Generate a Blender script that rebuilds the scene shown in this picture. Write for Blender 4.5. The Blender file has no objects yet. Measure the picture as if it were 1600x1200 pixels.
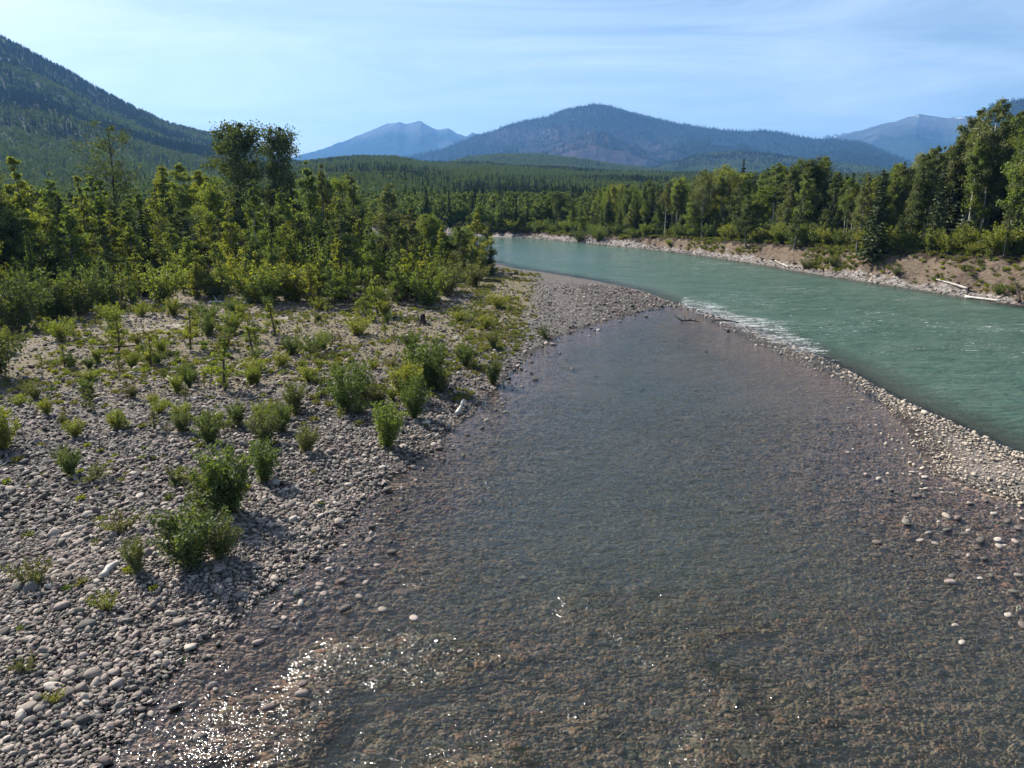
import bpy, math, random
import numpy as np

# ------------------------------------------------------------------ camera, sky, sun, exposure
R = math.radians
CAM_H, PITCH, FPX = 13.0, R(15.1), 1109.0
SUN_AZ, SUN_EL = R(-50.0), R(40.0)            # azimuth from +Y, negative = left
sc = bpy.context.scene
COL = sc.collection
cam_d = bpy.data.cameras.new('camera'); cam = bpy.data.objects.new('camera', cam_d); COL.objects.link(cam)
cam.location = (0, 0, CAM_H); cam.rotation_euler = (math.pi/2 - PITCH, 0, 0)
cam_d.sensor_width = 36.0; cam_d.lens = FPX/1600*36.0; cam_d.clip_start = 0.1; cam_d.clip_end = 90000
sc.camera = cam

world = bpy.data.worlds.new('World'); sc.world = world; world.use_nodes = True
wn = world.node_tree; wn.nodes.clear()
def wnode(t, **kw):
    n = wn.nodes.new(t)
    for k, v in kw.items(): setattr(n, k, v)
    return n
sky = wnode('ShaderNodeTexSky', sky_type='NISHITA', sun_disc=False, sun_elevation=SUN_EL, sun_rotation=SUN_AZ,
            altitude=300, air_density=1.0, dust_density=1.1, ozone_density=0.6)
bg = wnode('ShaderNodeBackground'); bg.inputs[1].default_value = 0.058
wo = wnode('ShaderNodeOutputWorld')
# thin cirrus over the whole sky: direction projected on a high plane, stretched noise
tc = wnode('ShaderNodeTexCoord'); sep = wnode('ShaderNodeSeparateXYZ'); wn.links.new(tc.outputs['Generated'], sep.inputs[0])
mz = wnode('ShaderNodeMath', operation='MAXIMUM'); wn.links.new(sep.outputs[2], mz.inputs[0]); mz.inputs[1].default_value = 0.0
az = wnode('ShaderNodeMath', operation='ADD'); wn.links.new(mz.outputs[0], az.inputs[0]); az.inputs[1].default_value = 0.16
dx = wnode('ShaderNodeMath', operation='DIVIDE'); wn.links.new(sep.outputs[0], dx.inputs[0]); wn.links.new(az.outputs[0], dx.inputs[1])
dy = wnode('ShaderNodeMath', operation='DIVIDE'); wn.links.new(sep.outputs[1], dy.inputs[0]); wn.links.new(az.outputs[0], dy.inputs[1])
cmb = wnode('ShaderNodeCombineXYZ'); wn.links.new(dx.outputs[0], cmb.inputs[0]); wn.links.new(dy.outputs[0], cmb.inputs[1])
mp = wnode('ShaderNodeMapping'); mp.inputs['Rotation'].default_value = (0, 0, R(38)); mp.inputs['Scale'].default_value = (0.7, 1.5, 1)
wn.links.new(cmb.outputs[0], mp.inputs[0])
nz = wnode('ShaderNodeTexNoise'); nz.inputs['Scale'].default_value = 0.8; nz.inputs['Detail'].default_value = 9; nz.inputs['Roughness'].default_value = 0.66
nz.inputs['Distortion'].default_value = 0.9
wn.links.new(mp.outputs[0], nz.inputs['Vector'])
mr = wnode('ShaderNodeMapRange'); wn.links.new(nz.outputs['Fac'], mr.inputs['Value'])
mr.inputs['From Min'].default_value = 0.40; mr.inputs['From Max'].default_value = 0.80; mr.inputs['To Max'].default_value = 0.34
mx = wnode('ShaderNodeMixRGB'); wn.links.new(mr.outputs[0], mx.inputs[0]); wn.links.new(sky.outputs[0], mx.inputs[1]); mx.inputs[2].default_value = (14.5, 15.4, 16.2, 1)
wn.links.new(mx.outputs[0], bg.inputs[0]); wn.links.new(bg.outputs[0], wo.inputs[0])

sl = bpy.data.lights.new('sun', 'SUN'); sl.energy = 5.0; sl.angle = R(0.53); sl.color = (1.0, 0.93, 0.84)
sun = bpy.data.objects.new('sun', sl); COL.objects.link(sun)
sun.rotation_euler = (math.pi/2 - SUN_EL, 0, math.pi - SUN_AZ)
sun.location = (-60, 50, 80)
sc.view_settings.view_transform = 'Standard'; sc.view_settings.look = 'None'
sc.view_settings.exposure = 1.22; sc.view_settings.gamma = 1.0; sc.view_settings.use_curve_mapping = False
sc.render.engine = 'CYCLES'
cy = sc.cycles
cy.max_bounces = 6; cy.diffuse_bounces = 2; cy.glossy_bounces = 2; cy.transmission_bounces = 3; cy.transparent_max_bounces = 8; cy.volume_bounces = 0
cy.caustics_reflective = False; cy.caustics_refractive = False; cy.use_denoising = True; cy.sample_clamp_indirect = 4.0
cy.use_light_tree = False

# ------------------------------------------------------------------ maths helpers
rng = np.random.default_rng(7)
random.seed(7)
cp, sp = math.cos(PITCH), math.sin(PITCH)
def ray(px, py):
    u = (np.asarray(px, float)-800)/FPX; v = (600-np.asarray(py, float))/FPX
    return np.stack([u, cp+v*sp, -sp+v*cp], -1)
def gp(px, py, z=0.0):
    d = ray(px, py); t = (z-CAM_H)/d[..., 2]
    return np.stack([d[..., 0]*t, d[..., 1]*t], -1)
def ang_el(px, py):
    d = ray(px, py); return np.arctan2(d[..., 0], d[..., 1]), d[..., 2]/np.hypot(d[..., 0], d[..., 1])
def project(P):
    x, y, z = P[..., 0], P[..., 1], P[..., 2]-CAM_H
    dep = y*cp - z*sp; up = y*sp + z*cp
    return 800+FPX*x/dep, 600-FPX*up/dep, dep
def smooth(a, b, x):
    t = np.clip((x-a)/(b-a), 0, 1); return t*t*(3-2*t)
def _hash(ix, iy, s):
    h = (ix.astype(np.int64)*374761393 + iy.astype(np.int64)*668265263 + s*1442695041) & 0xFFFFFFFF
    h = ((h ^ (h >> 13))*1274126177) & 0xFFFFFFFF
    return ((h ^ (h >> 16)) & 0xFFFF)/65535.0
def vnoise(x, y, s=0):
    ix = np.floor(x); iy = np.floor(y); fx = x-ix; fy = y-iy
    fx = fx*fx*(3-2*fx); fy = fy*fy*(3-2*fy); ix = ix.astype(np.int64); iy = iy.astype(np.int64)
    a = _hash(ix, iy, s); b = _hash(ix+1, iy, s); c = _hash(ix, iy+1, s); d = _hash(ix+1, iy+1, s)
    return (a*(1-fx)+b*fx)*(1-fy)+(c*(1-fx)+d*fx)*fy
def fbm(x, y, o=4, s=0, g=0.5):
    v = 0; a = 1; t = 0
    for i in range(o):
        v = v+a*vnoise(x*2**i+17.3*i, y*2**i-9.1*i, s+i); t += a; a *= g
    return v/t
def ridged(x, y, o=5, s=0):
    v = 0; a = 1; t = 0
    for i in range(o):
        n = 1-np.abs(2*vnoise(x*2**i+31*i, y*2**i+7*i, s+i)-1); v = v+a*n*n; t += a; a *= 0.5
    return v/t
def catmull(P, n=5):
    P = np.asarray(P, float); Q = np.vstack([2*P[0]-P[1], P, 2*P[-1]-P[-2]]); out = []
    for i in range(1, len(Q)-2):
        for k in range(n):
            t = k/n; p0, p1, p2, p3 = Q[i-1], Q[i], Q[i+1], Q[i+2]
            out.append(0.5*((2*p1)+(p2-p0)*t+(2*p0-5*p1+4*p2-p3)*t*t+(3*p1-p0-3*p2+p3)*t**3))
    out.append(P[-1]); return np.array(out)
def seg_dist(P, V, closed):
    """distance to polyline, inside flag (closed)"""
    n = len(V); best = np.full(len(P), 1e18); ins = np.zeros(len(P), bool)
    for i in range(n if closed else n-1):
        a = V[i]; b = V[(i+1) % n]; ab = b-a; l2 = ab@ab+1e-12
        t = np.clip(((P-a)@ab)/l2, 0, 1); d = P-a-t[:, None]*ab; best = np.minimum(best, (d*d).sum(1))
        if closed:
            c = (a[1] > P[:, 1]) != (b[1] > P[:, 1])
            with np.errstate(divide='ignore', invalid='ignore'):
                xi = a[0]+(P[:, 1]-a[1])*ab[0]/(ab[1] if abs(ab[1]) > 1e-9 else 1e-9)
            ins ^= c & (P[:, 0] < xi)
    return np.sqrt(best), ins
def sdf(P, V):
    d, i = seg_dist(P, V, True); return np.where(i, d, -d)

# ------------------------------------------------------------------ plan of the place (outlines read off the photograph, laid on the ground plane)
def line(pts): return catmull(gp(*np.array(pts, float).T), 4)
SHORE = line([(-60, 1560), (60, 1330), (180, 1200), (245, 1100), (330, 1000), (420, 940), (500, 872), (560, 800), (620, 752), (690, 692), (742, 650),
              (790, 600), (828, 562), (872, 532), (930, 512), (1000, 492), (1062, 482)])
RIVER_L = line([(-700, 386), (300, 386), (600, 388), (720, 398), (800, 418), (830, 422), (880, 430), (940, 440), (1000, 455), (1050, 472), (1100, 488),
                (1200, 524), (1270, 552), (1330, 580), (1400, 620), (1500, 664), (1600, 710), (1800, 800), (2400, 1060)])
BANK_R = line([(-700, 358), (200, 359), (500, 361), (700, 366), (770, 370), (830, 372), (900, 378), (960, 384), (1030, 391), (1100, 400), (1200, 415), (1250, 424), (1300, 432),
               (1400, 447), (1500, 463), (1600, 478), (1800, 508), (2500, 620)])
SPIT_IN = line([(1062, 482), (1100, 503), (1160, 532), (1230, 566), (1300, 594), (1360, 628), (1400, 662), (1428, 700), (1446, 738), (1515, 775), (1600, 800), (1800, 900), (2400, 1180)])
k0 = np.argmin(np.hypot(*(RIVER_L-gp(1075, 480)).T))
BAR = np.vstack([SHORE, RIVER_L[:k0+1][::-1], [[-900, RIVER_L[0][1]], [-900, -30], [-20, -30]]])
SPIT = np.vstack([SPIT_IN, RIVER_L[k0:][::-1]])
RIVER = np.vstack([RIVER_L, BANK_R[::-1]])
LEVEL = 0.25                                   # the side channel stands a little above the river
# hills: (distance, foot distance, exponent, profile pixels, tree height taken off)
HILLS = [
    (2500, 700, 1.25, [(-900, 40), (-500, -60), (-200, 10), (-60, 40), (0, 52), (60, 84), (100, 104), (150, 133), (200, 158), (260, 187), (310, 202), (350, 213), (420, 236), (500, 262), (600, 290), (900, 300), (2400, 300)], 9),
    (1500, 330, 1.1, [(-900, 262), (200, 262), (380, 262), (480, 249), (520, 243), (560, 240), (620, 241), (655, 249), (700, 252), (760, 251), (800, 256), (900, 262), (1000, 266), (1100, 268), (1300, 270), (2400, 262)], 10),
    (2600, 1400, 1.0, [(-900, 290), (600, 275), (680, 258), (730, 243), (780, 238), (850, 239), (900, 245), (960, 255), (1040, 264), (1150, 270), (2400, 280)], 9),
    (3600, 2300, 1.0, [(-900, 300), (900, 290), (1000, 266), (1050, 250), (1090, 238), (1150, 233), (1200, 237), (1260, 246), (1330, 255), (1400, 262), (1600, 262), (2400, 262)], 11),
]
HPROF = []
for D, r0, ex, pr, th in HILLS:
    pr = np.array(pr, float); a, e = ang_el(pr[:, 0], pr[:, 1]); HPROF.append((a, CAM_H+D*e-th))
HB = [(-0.9, 1.0), (-0.1, 1.0), (0.1, 1.3), (0.27, 2.4), (0.42, 3.4), (0.62, 4.9), (1.2, 4.9)]
def hill_z(r, th, x, y):
    z = np.zeros_like(r)+2.0
    for (D, r0, ex, pr, tr), (a, h) in zip(HILLS, HPROF):
        p = np.interp(th, a, h); t = np.clip((r-r0)/(D-r0), 0, 1)
        s = t**ex*(1-0.55*smooth(0, 0.9, (r-D)/D))
        n = (fbm(x/D*14, y/D*14, 4, int(D))-0.5)
        zz = p*s + n*np.abs(p)*0.26*t*(1-0.85*smooth(0.80, 1.0, t)*(r < D*1.15))
        z = np.maximum(z, zz)
    return z
def plan(x, y):
    P = np.stack([x, y], -1); r = np.hypot(x, y); n = len(x)
    dB = np.full(n, -999.0); dS = np.full(n, -999.0); dR = np.full(n, -999.0)
    m = r < 620
    if m.any():
        dB[m] = sdf(P[m], BAR); dS[m] = sdf(P[m], SPIT); dR[m] = sdf(P[m], RIVER)
    return dB, dS, dR
def terrain(x, y, full=False):
    x = np.atleast_1d(np.asarray(x, float)); y = np.atleast_1d(np.asarray(y, float))
    r = np.hypot(x, y); th = np.arctan2(x, y)
    dB, dS, dR = plan(x, y)
    wob = (fbm(x*0.55, y*0.55, 4, 3)-0.5)
    inB = dB > 0; inS = (dS > 0) & ~inB; inR = (dR > 0) & ~inB & ~inS
    # which side of the river: beyond the right bank
    ymid = np.interp(x, *np.array(sorted(map(tuple, BANK_R[:, :2]))).T)
    beyond = ~inB & ~inS & ~inR & (y > ymid-0.01)
    side = ~inB & ~inS & ~inR & ~beyond
    z = np.zeros_like(x)
    db = dB+wob*1.4
    bump = (fbm(x*0.16, y*0.16, 4, 11)-0.5)*0.55*smooth(1, 14, dB)+(fbm(x*1.3, y*1.3, 3, 12)-0.5)*0.10
    toR = smooth(0, 8, -dR)                      # lower towards the river
    zb = np.where(inB, np.minimum(LEVEL*toR+0.075*np.maximum(db, -2), 0.55+0.010*dB)+bump*smooth(0.3, 4, dB), 0)
    zb = np.where(inB, np.minimum(zb, 0.02+0.09*(-dR)+0.05), zb)
    z = np.where(inB, zb, z)
    # spit: awash in the riffle, dry gravel further right
    dry = smooth(27.0, 40.0, x+ (60-y)*0.62)
    thw = np.arctan2(x, y)
    dryk = smooth(0.440, 0.53, thw)
    zs = np.where(dS > 0, (0.185+0.05*wob)*(1-dryk) + dryk*(LEVEL+0.02+0.06*np.minimum(dS, 2.0)+wob*0.16), 0)
    zs = np.minimum(zs, 0.0+0.13*(-dR)+0.03)
    z = np.where(inS, zs, z)
    # side channel bed
    e1 = -db; e2 = -dS
    depth = np.minimum(0.055*np.maximum(e1, 0), 0.026*np.maximum(e2, 0)+0.05*(1-0.5*dryk))
    depth = 0.02+np.minimum(depth, 0.30+0.20*smooth(17, 30, y))+(fbm(x*0.22, y*0.22, 3, 21)-0.5)*0.16*smooth(0, 6, np.minimum(e1, e2))
    z = np.where(side, LEVEL-depth, z)
    # river bed
    z = np.where(inR, -np.minimum(2.2, 0.02+0.22*dR), z)
    # right bank
    dk = -dR; hb = np.interp(th, *np.array(HB).T)*(0.88+0.3*fbm(x*0.08, y*0.08, 3, 31))
    gully = (ridged(x*0.11, y*0.11, 4, 41)-0.45)*4.2+(fbm(x*0.45, y*0.45, 3, 42)-0.5)*3.0
    strip = 1.6+1.4*fbm(x*0.07, y*0.07, 2, 43)
    t = np.clip((dk-strip+gully*0.55)/(0.85*hb+0.4), 0, 1)
    zk = 0.02+np.minimum(dk, 4)*0.11+hb*(t**0.85)+(fbm(x*0.7, y*0.7, 4, 44)-0.5)*0.9*smooth(0.5, 2, dk)*(1-smooth(0.9, 1, t)*0.6)+0.006*np.maximum(dk-8, 0)
    z = np.where(beyond, zk, z)
    far = smooth(300, 480, r)
    if (r > 250).any():
        hz = hill_z(r, th, x, y)
        land = ~inR & ~side
        z = np.where(land & (r > 230), np.where(r > 330, np.maximum(z*(1-far)+hz*far, np.minimum(hz, z+40)), np.maximum(z, np.minimum(hz, z+40))), z)
    if full: return z, dict(B=dB, S=dS, R=dR, inB=inB, inS=inS, inR=inR, side=side, beyond=beyond, dryk=dryk, t=t, r=r, th=th)
    return z
NR, NA = 640, 470
rr = np.concatenate([np.geomspace(5.0, 4300.0, NR), [9000.0]]); NR += 1
aa = np.linspace(R(-64), R(64), NA)
RR, AA = np.meshgrid(rr, aa, indexing='ij')
GX, GY = (RR*np.sin(AA)).ravel(), (RR*np.cos(AA)).ravel()
terrain_exact = terrain
GZ, I = terrain_exact(GX, GY, True)
_G = np.stack([GZ, I['B'], I['S'], I['R'], I['beyond'].astype(float), I['dryk'], I['t']], -1).reshape(NR, NA, 7)
_lr = np.log(rr)
def terrain(x, y, full=False):
    """terrain read back from the sheet of ground itself"""
    x = np.atleast_1d(np.asarray(x, float)); y = np.atleast_1d(np.asarray(y, float)); r = np.hypot(x, y); th = np.arctan2(x, y)
    fr = np.interp(np.log(np.maximum(r, 5.0)), _lr, np.arange(NR)); fa = np.clip((th-aa[0])/(aa[1]-aa[0]), 0, NA-1.001)
    i = np.minimum(fr.astype(int), NR-2); j = fa.astype(int); u = (fr-i)[:, None]; v = (fa-j)[:, None]
    G = (_G[i, j]*(1-v)+_G[i, j+1]*v)*(1-u)+(_G[i+1, j]*(1-v)+_G[i+1, j+1]*v)*u
    z = G[:, 0]
    if not full: return z
    inB = G[:, 1] > 0; inS = (G[:, 2] > 0) & ~inB; inR = (G[:, 3] > 0) & ~inB & ~inS; bey = ~inB & ~inS & ~inR & (G[:, 4] > 0.5)
    return z, dict(B=G[:, 1], S=G[:, 2], R=G[:, 3], inB=inB, inS=inS, inR=inR, side=~(inB | inS | inR | bey), beyond=bey, dryk=G[:, 5], t=G[:, 6], r=r, th=th)
_tt = np.geomspace(8, 900, 2600)
def place(px, py):
    """first point of the terrain along the line of sight through a pixel"""
    d = ray(px, py); X = _tt*d[0]; Y = _tt*d[1]; Z = CAM_H+_tt*d[2]; T = terrain(X, Y)
    hit = np.nonzero(Z < T)[0]; k = hit[0] if len(hit) else len(_tt)-1
    return np.array([X[k], Y[k], T[k]])
def top_height(P, py):
    """height a thing at P needs for its top to stand at image row py"""
    v = (600-py)/FPX; r = P[1]
    return CAM_H + r*(-sp+v*cp)/(cp+v*sp) - P[2]

# ------------------------------------------------------------------ node material helper
class NM:
    def __init__(s, name):
        s.m = bpy.data.materials.new(name); s.m.use_nodes = True; s.t = s.m.node_tree; s.t.nodes.clear()
        s.out = s.n('ShaderNodeOutputMaterial')
    def n(s, t, **kw):
        x = s.t.nodes.new(t)
        for k, v in kw.items():
            if k == 'inp':
                for a, b in v.items():
                    if isinstance(b, bpy.types.NodeSocket): s.t.links.new(b, x.inputs[a])
                    else: x.inputs[a].default_value = b
            else: setattr(x, k, v)
        return x
    def coord(s, scale=(1, 1, 1), rot=(0, 0, 0), kind='Object'):
        if kind == 'Position': o = s.n('ShaderNodeNewGeometry').outputs['Position']
        else: o = s.n('ShaderNodeTexCoord').outputs[kind]
        return s.n('ShaderNodeMapping', inp={'Vector': o, 'Scale': scale, 'Rotation': rot}).outputs[0]
    def noise(s, vec, scale, detail=4, rough=0.55, dist=0.0, color=False):
        x = s.n('ShaderNodeTexNoise', inp={'Vector': vec, 'Scale': scale, 'Detail': detail, 'Roughness': rough, 'Distortion': dist})
        return x.outputs['Color' if color else 'Fac']
    def ramp(s, fac, stops, interp='LINEAR'):
        x = s.n('ShaderNodeValToRGB', inp={0: fac}); cr = x.color_ramp; cr.interpolation = interp
        while len(cr.elements) < len(stops): cr.elements.new(0.5)
        for e, (p, c) in zip(cr.elements, stops):
            e.position = p; e.color = (*c, 1) if len(c) == 3 else c
        return x.outputs[0]
    def mix(s, f, a, b, mode='MIX'):
        x = s.n('ShaderNodeMixRGB', blend_type=mode)
        for i, v in enumerate((f, a, b)):
            if isinstance(v, bpy.types.NodeSocket): s.t.links.new(v, x.inputs[i])
            elif i == 0: x.inputs[0].default_value = v
            else: x.inputs[i].default_value = (*v, 1)
        return x.outputs[0]
    def math(s, op, a, b=0.0, clamp=False):
        x = s.n('ShaderNodeMath', operation=op, use_clamp=clamp)
        for i, v in enumerate((a, b)):
            if isinstance(v, bpy.types.NodeSocket): s.t.links.new(v, x.inputs[i])
            else: x.inputs[i].default_value = v
        return x.outputs[0]
    def maprange(s, v, a, b, c=0.0, d=1.0):
        return s.n('ShaderNodeMapRange', inp={'Value': v, 'From Min': a, 'From Max': b, 'To Min': c, 'To Max': d}).outputs[0]
    def attr(s, name, typ='GEOMETRY'):
        return s.n('ShaderNodeAttribute', attribute_name=name, attribute_type=typ)
    def rand(s): return s.n('ShaderNodeObjectInfo').outputs['Random']
    def bump(s, h, strength, dist, normal=None):
        d = {'Height': h, 'Strength': strength, 'Distance': dist}
        if normal is not None: d['Normal'] = normal
        return s.n('ShaderNodeBump', inp=d).outputs[0]
    def surf(s, sh): s.t.links.new(sh, s.out.inputs[0]); return s.m
    def bsdf(s, col, rough=0.9, normal=None, spec=0.3):
        d = {'Base Color': col if isinstance(col, bpy.types.NodeSocket) else (*col, 1), 'Roughness': rough, 'Specular IOR Level': spec}
        if normal is not None: d['Normal'] = normal
        return s.n('ShaderNodeBsdfPrincipled', inp=d).outputs[0]

def leaf_mat(name, stops, trans=0.48):
    """stops: greens picked per plant; every leaf varies a little"""
    m = NM(name); c = m.ramp(m.rand(), stops)
    lv = m.attr('lv').outputs['Fac']
    c = m.mix(m.maprange(lv, 0, 1, 0.0, 0.55), c, (0.13, 0.14, 0.045))
    c = m.mix(1.0, c, m.ramp(lv, [(0, (0.62, 0.62, 0.62)), (0.55, (1, 1, 1)), (1, (1.35, 1.35, 1.35))]), 'MULTIPLY')
    d = m.n('ShaderNodeBsdfDiffuse', inp={'Color': c}).outputs[0]
    tcol = m.mix(1.0, c, (1.25, 1.3, 0.5), 'MULTIPLY')
    t = m.n('ShaderNodeBsdfTranslucent', inp={'Color': tcol}).outputs[0]
    s = m.n('ShaderNodeMixShader', inp={0: trans, 1: d, 2: t}).outputs[0]
    g = m.n('ShaderNodeBsdfGlossy', inp={'Roughness': 0.6, 'Color': (0.7, 0.75, 0.7, 1)}).outputs[0]
    return m.surf(m.n('ShaderNodeMixShader', inp={0: 0.03, 1: s, 2: g}).outputs[0])
M = {}
M['leaf_green'] = leaf_mat('leaf_green', [(0, (0.101, 0.144, 0.031)), (0.35, (0.139, 0.195, 0.036)), (0.7, (0.186, 0.230, 0.041)), (1, (0.121, 0.170, 0.052))])
M['leaf_yellow'] = leaf_mat('leaf_yellow', [(0, (0.209, 0.228, 0.032)), (0.5, (0.248, 0.251, 0.037)), (1, (0.185, 0.234, 0.034))], 0.5)
M['leaf_grey'] = leaf_mat('leaf_grey', [(0, (0.123, 0.140, 0.057)), (0.5, (0.146, 0.160, 0.063)), (1, (0.108, 0.133, 0.049))], 0.35)
M['leaf_dark'] = leaf_mat('leaf_dark', [(0, (0.056, 0.079, 0.024)), (0.5, (0.076, 0.102, 0.029)), (1, (0.064, 0.090, 0.034))], 0.32)
M['leaf_willow'] = leaf_mat('leaf_willow', [(0, (0.063, 0.109, 0.025)), (0.5, (0.098, 0.144, 0.032)), (1, (0.086, 0.121, 0.039))], 0.45)
M['leaf_olive'] = leaf_mat('leaf_olive', [(0, (0.135, 0.135, 0.045)), (0.5, (0.158, 0.140, 0.062)), (1, (0.118, 0.135, 0.036))], 0.4)
M['needle'] = leaf_mat('needle', [(0, (0.020, 0.034, 0.018)), (0.5, (0.026, 0.044, 0.020)), (1, (0.032, 0.050, 0.026))], 0.12)
M['far_leaf'] = leaf_mat('far_leaf', [(0, (0.096, 0.145, 0.041)), (0.4, (0.127, 0.190, 0.045)), (0.75, (0.165, 0.229, 0.061)), (1, (0.201, 0.242, 0.083))], 0.35)
M['far_needle'] = leaf_mat('far_needle', [(0, (0.016, 0.030, 0.017)), (0.6, (0.024, 0.042, 0.020)), (1, (0.034, 0.055, 0.026))], 0.1)
def bark(name, a, b, sc_):
    m = NM(name); v = m.coord((1, 1, 0.35)); n = m.noise(v, sc_, 5)
    c = m.ramp(n, [(0.3, a), (0.62, b)])
    return m.surf(m.bsdf(c, 0.95, m.bump(n, 0.6, 0.02)))
M['bark_dark'] = bark('bark_dark', (0.035, 0.028, 0.022), (0.085, 0.072, 0.058), 5)
M['bark_grey'] = bark('bark_grey', (0.10, 0.092, 0.08), (0.22, 0.205, 0.18), 4)
M['bark_pale'] = bark('bark_pale', (0.20, 0.185, 0.16), (0.56, 0.54, 0.49), 3.0)
M['twig'] = bark('twig', (0.06, 0.038, 0.028), (0.12, 0.085, 0.06), 6)
M['driftwood'] = bark('driftwood', (0.30, 0.27, 0.23), (0.56, 0.53, 0.48), 3)
M['wetwood'] = bark('wetwood', (0.012, 0.010, 0.009), (0.045, 0.036, 0.028), 4)

def stone_mat(name, dark=1.0, wet=False):
    m = NM(name); r = m.rand()
    c = m.ramp(r, [(0.0, (0.10, 0.093, 0.087)), (0.16, (0.23, 0.21, 0.19)), (0.30, (0.145, 0.122, 0.116)), (0.44, (0.36, 0.325, 0.295)), (0.56, (0.105, 0.108, 0.098)),
                   (0.68, (0.28, 0.238, 0.222)), (0.80, (0.21, 0.195, 0.18)), (0.90, (0.40, 0.375, 0.345)), (0.97, (0.08, 0.08, 0.082))], 'CONSTANT')
    if wet:
        c = m.ramp(r, [(0.0, (0.130, 0.098, 0.079)), (0.18, (0.212, 0.158, 0.119)), (0.34, (0.156, 0.107, 0.098)), (0.48, (0.252, 0.192, 0.156)), (0.60, (0.119, 0.113, 0.098)),
                       (0.72, (0.252, 0.154, 0.113)), (0.84, (0.174, 0.144, 0.107)), (0.93, (0.252, 0.192, 0.165)), (0.98, (0.079, 0.071, 0.072))], 'CONSTANT')
    if dark > 1: c = m.mix(0.65, c, (0.52, 0.47, 0.39))
    n = m.noise(m.coord((1, 1, 1)), 3.0, 5)
    c = m.mix(1.0, c, m.ramp(n, [(0.3, (0.69, 0.65, 0.605)), (0.7, (1.10, 1.03, 0.95))]), 'MULTIPLY')
    return m.surf(m.bsdf(c, 0.85, m.bump(n, 0.3, 0.05), 0.25))
M['stone_pale'] = stone_mat('stone_pale', 1.35); M['stone'] = stone_mat('stone'); M['stone_wet'] = stone_mat('stone_wet', wet=True)

def gravel_ground():
    m = NM('gravel_ground'); v = m.coord(kind='Object')
    vo = m.n('ShaderNodeTexVoronoi', inp={'Vector': v, 'Scale': 6.5, 'Randomness': 1.0})
    vo2 = m.n('ShaderNodeTexVoronoi', inp={'Vector': v, 'Scale': 2.6, 'Randomness': 1.0})
    cell = m.n('ShaderNodeSeparateColor', inp={0: vo.outputs['Color']}).outputs[0]
    grav = m.ramp(cell, [(0, (0.07, 0.065, 0.06)), (0.3, (0.16, 0.148, 0.135)), (0.5, (0.11, 0.098, 0.094)), (0.75, (0.21, 0.195, 0.18)), (1, (0.27, 0.255, 0.235))])
    grav = m.mix(1.0, grav, m.ramp(vo.outputs['Distance'], [(0.2, (1, 1, 1)), (0.75, (0.35, 0.33, 0.31))]), 'MULTIPLY')
    big = m.noise(v, 0.35, 5, 0.6); fine = m.noise(v, 9.0, 5, 0.7)
    sand = m.ramp(fine, [(0.25, (0.12, 0.102, 0.092)), (0.75, (0.23, 0.20, 0.18))])
    grass = m.ramp(fine, [(0.25, (0.075, 0.068, 0.036)), (0.5, (0.15, 0.125, 0.075)), (0.8, (0.11, 0.105, 0.048))])
    a = m.attr('mask'); s3 = m.n('ShaderNodeSeparateColor', inp={0: a.outputs['Color']})
    fs = m.math('ADD', s3.outputs[0], m.math('MULTIPLY', m.math('SUBTRACT', big, 0.5), 1.3))
    c = m.mix(m.maprange(fs, 0.35, 0.7), grav, sand)
    fg = m.math('ADD', s3.outputs[1], m.math('MULTIPLY', m.math('SUBTRACT', m.noise(v, 0.9, 5, 0.65), 0.5), 1.5))
    c = m.mix(m.maprange(fg, 0.42, 0.72), c, grass)
    pale = m.math('MULTIPLY', m.maprange(m.noise(v, 0.22, 4, 0.6), 0.60, 0.70), m.math('MULTIPLY', s3.outputs[0], 0.9))
    c = m.mix(pale, c, (0.36, 0.335, 0.295))
    wet = s3.outputs[2]
    c = m.mix(wet, c, m.mix(1.0, c, (0.34, 0.29, 0.27), 'MULTIPLY'))
    hh = m.mix(m.maprange(fs, 0.35, 0.7), m.math('SUBTRACT', 1.0, vo.outputs['Distance']), fine)
    return m.surf(m.bsdf(c, 0.92, m.bump(hh, 0.8, 0.12), 0.2))
M['gravel'] = gravel_ground()
def riverbed_mat():
    m = NM('riverbed'); v = m.coord(kind='Object')
    vo = m.n('ShaderNodeTexVoronoi', inp={'Vector': v, 'Scale': 6.0}); cell = m.n('ShaderNodeSeparateColor', inp={0: vo.outputs['Color']}).outputs[0]
    c = m.ramp(cell, [(0, (0.125, 0.098, 0.072)), (0.35, (0.20, 0.160, 0.116)), (0.6, (0.16, 0.122, 0.098)), (0.85, (0.26, 0.21, 0.148)), (1, (0.32, 0.25, 0.17))])
    c = m.mix(1.0, c, m.ramp(vo.outputs['Distance'], [(0.25, (1, 1, 1)), (0.8, (0.4, 0.4, 0.4))]), 'MULTIPLY')
    p = m.noise(v, 0.16, 4, 0.6)
    c = m.mix(1.0, c, m.ramp(p, [(0.3, (0.75, 0.8, 0.72)), (0.5, (1, 1, 1)), (0.72, (1.25, 1.1, 1.08))]), 'MULTIPLY')
    a = m.attr('mask'); s3 = m.n('ShaderNodeSeparateColor', inp={0: a.outputs['Color']})
    silt = m.ramp(m.noise(v, 3.0, 5, 0.6), [(0.3, (0.19, 0.132, 0.108)), (0.7, (0.26, 0.188, 0.152))])
    c = m.mix(m.math('MULTIPLY', s3.outputs[0], 0.85), c, silt)
    return m.surf(m.bsdf(c, 0.8, m.bump(m.math('SUBTRACT', 1.0, vo.outputs['Distance']), 0.6, 0.1), 0.3))
M['riverbed'] = riverbed_mat()
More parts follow.
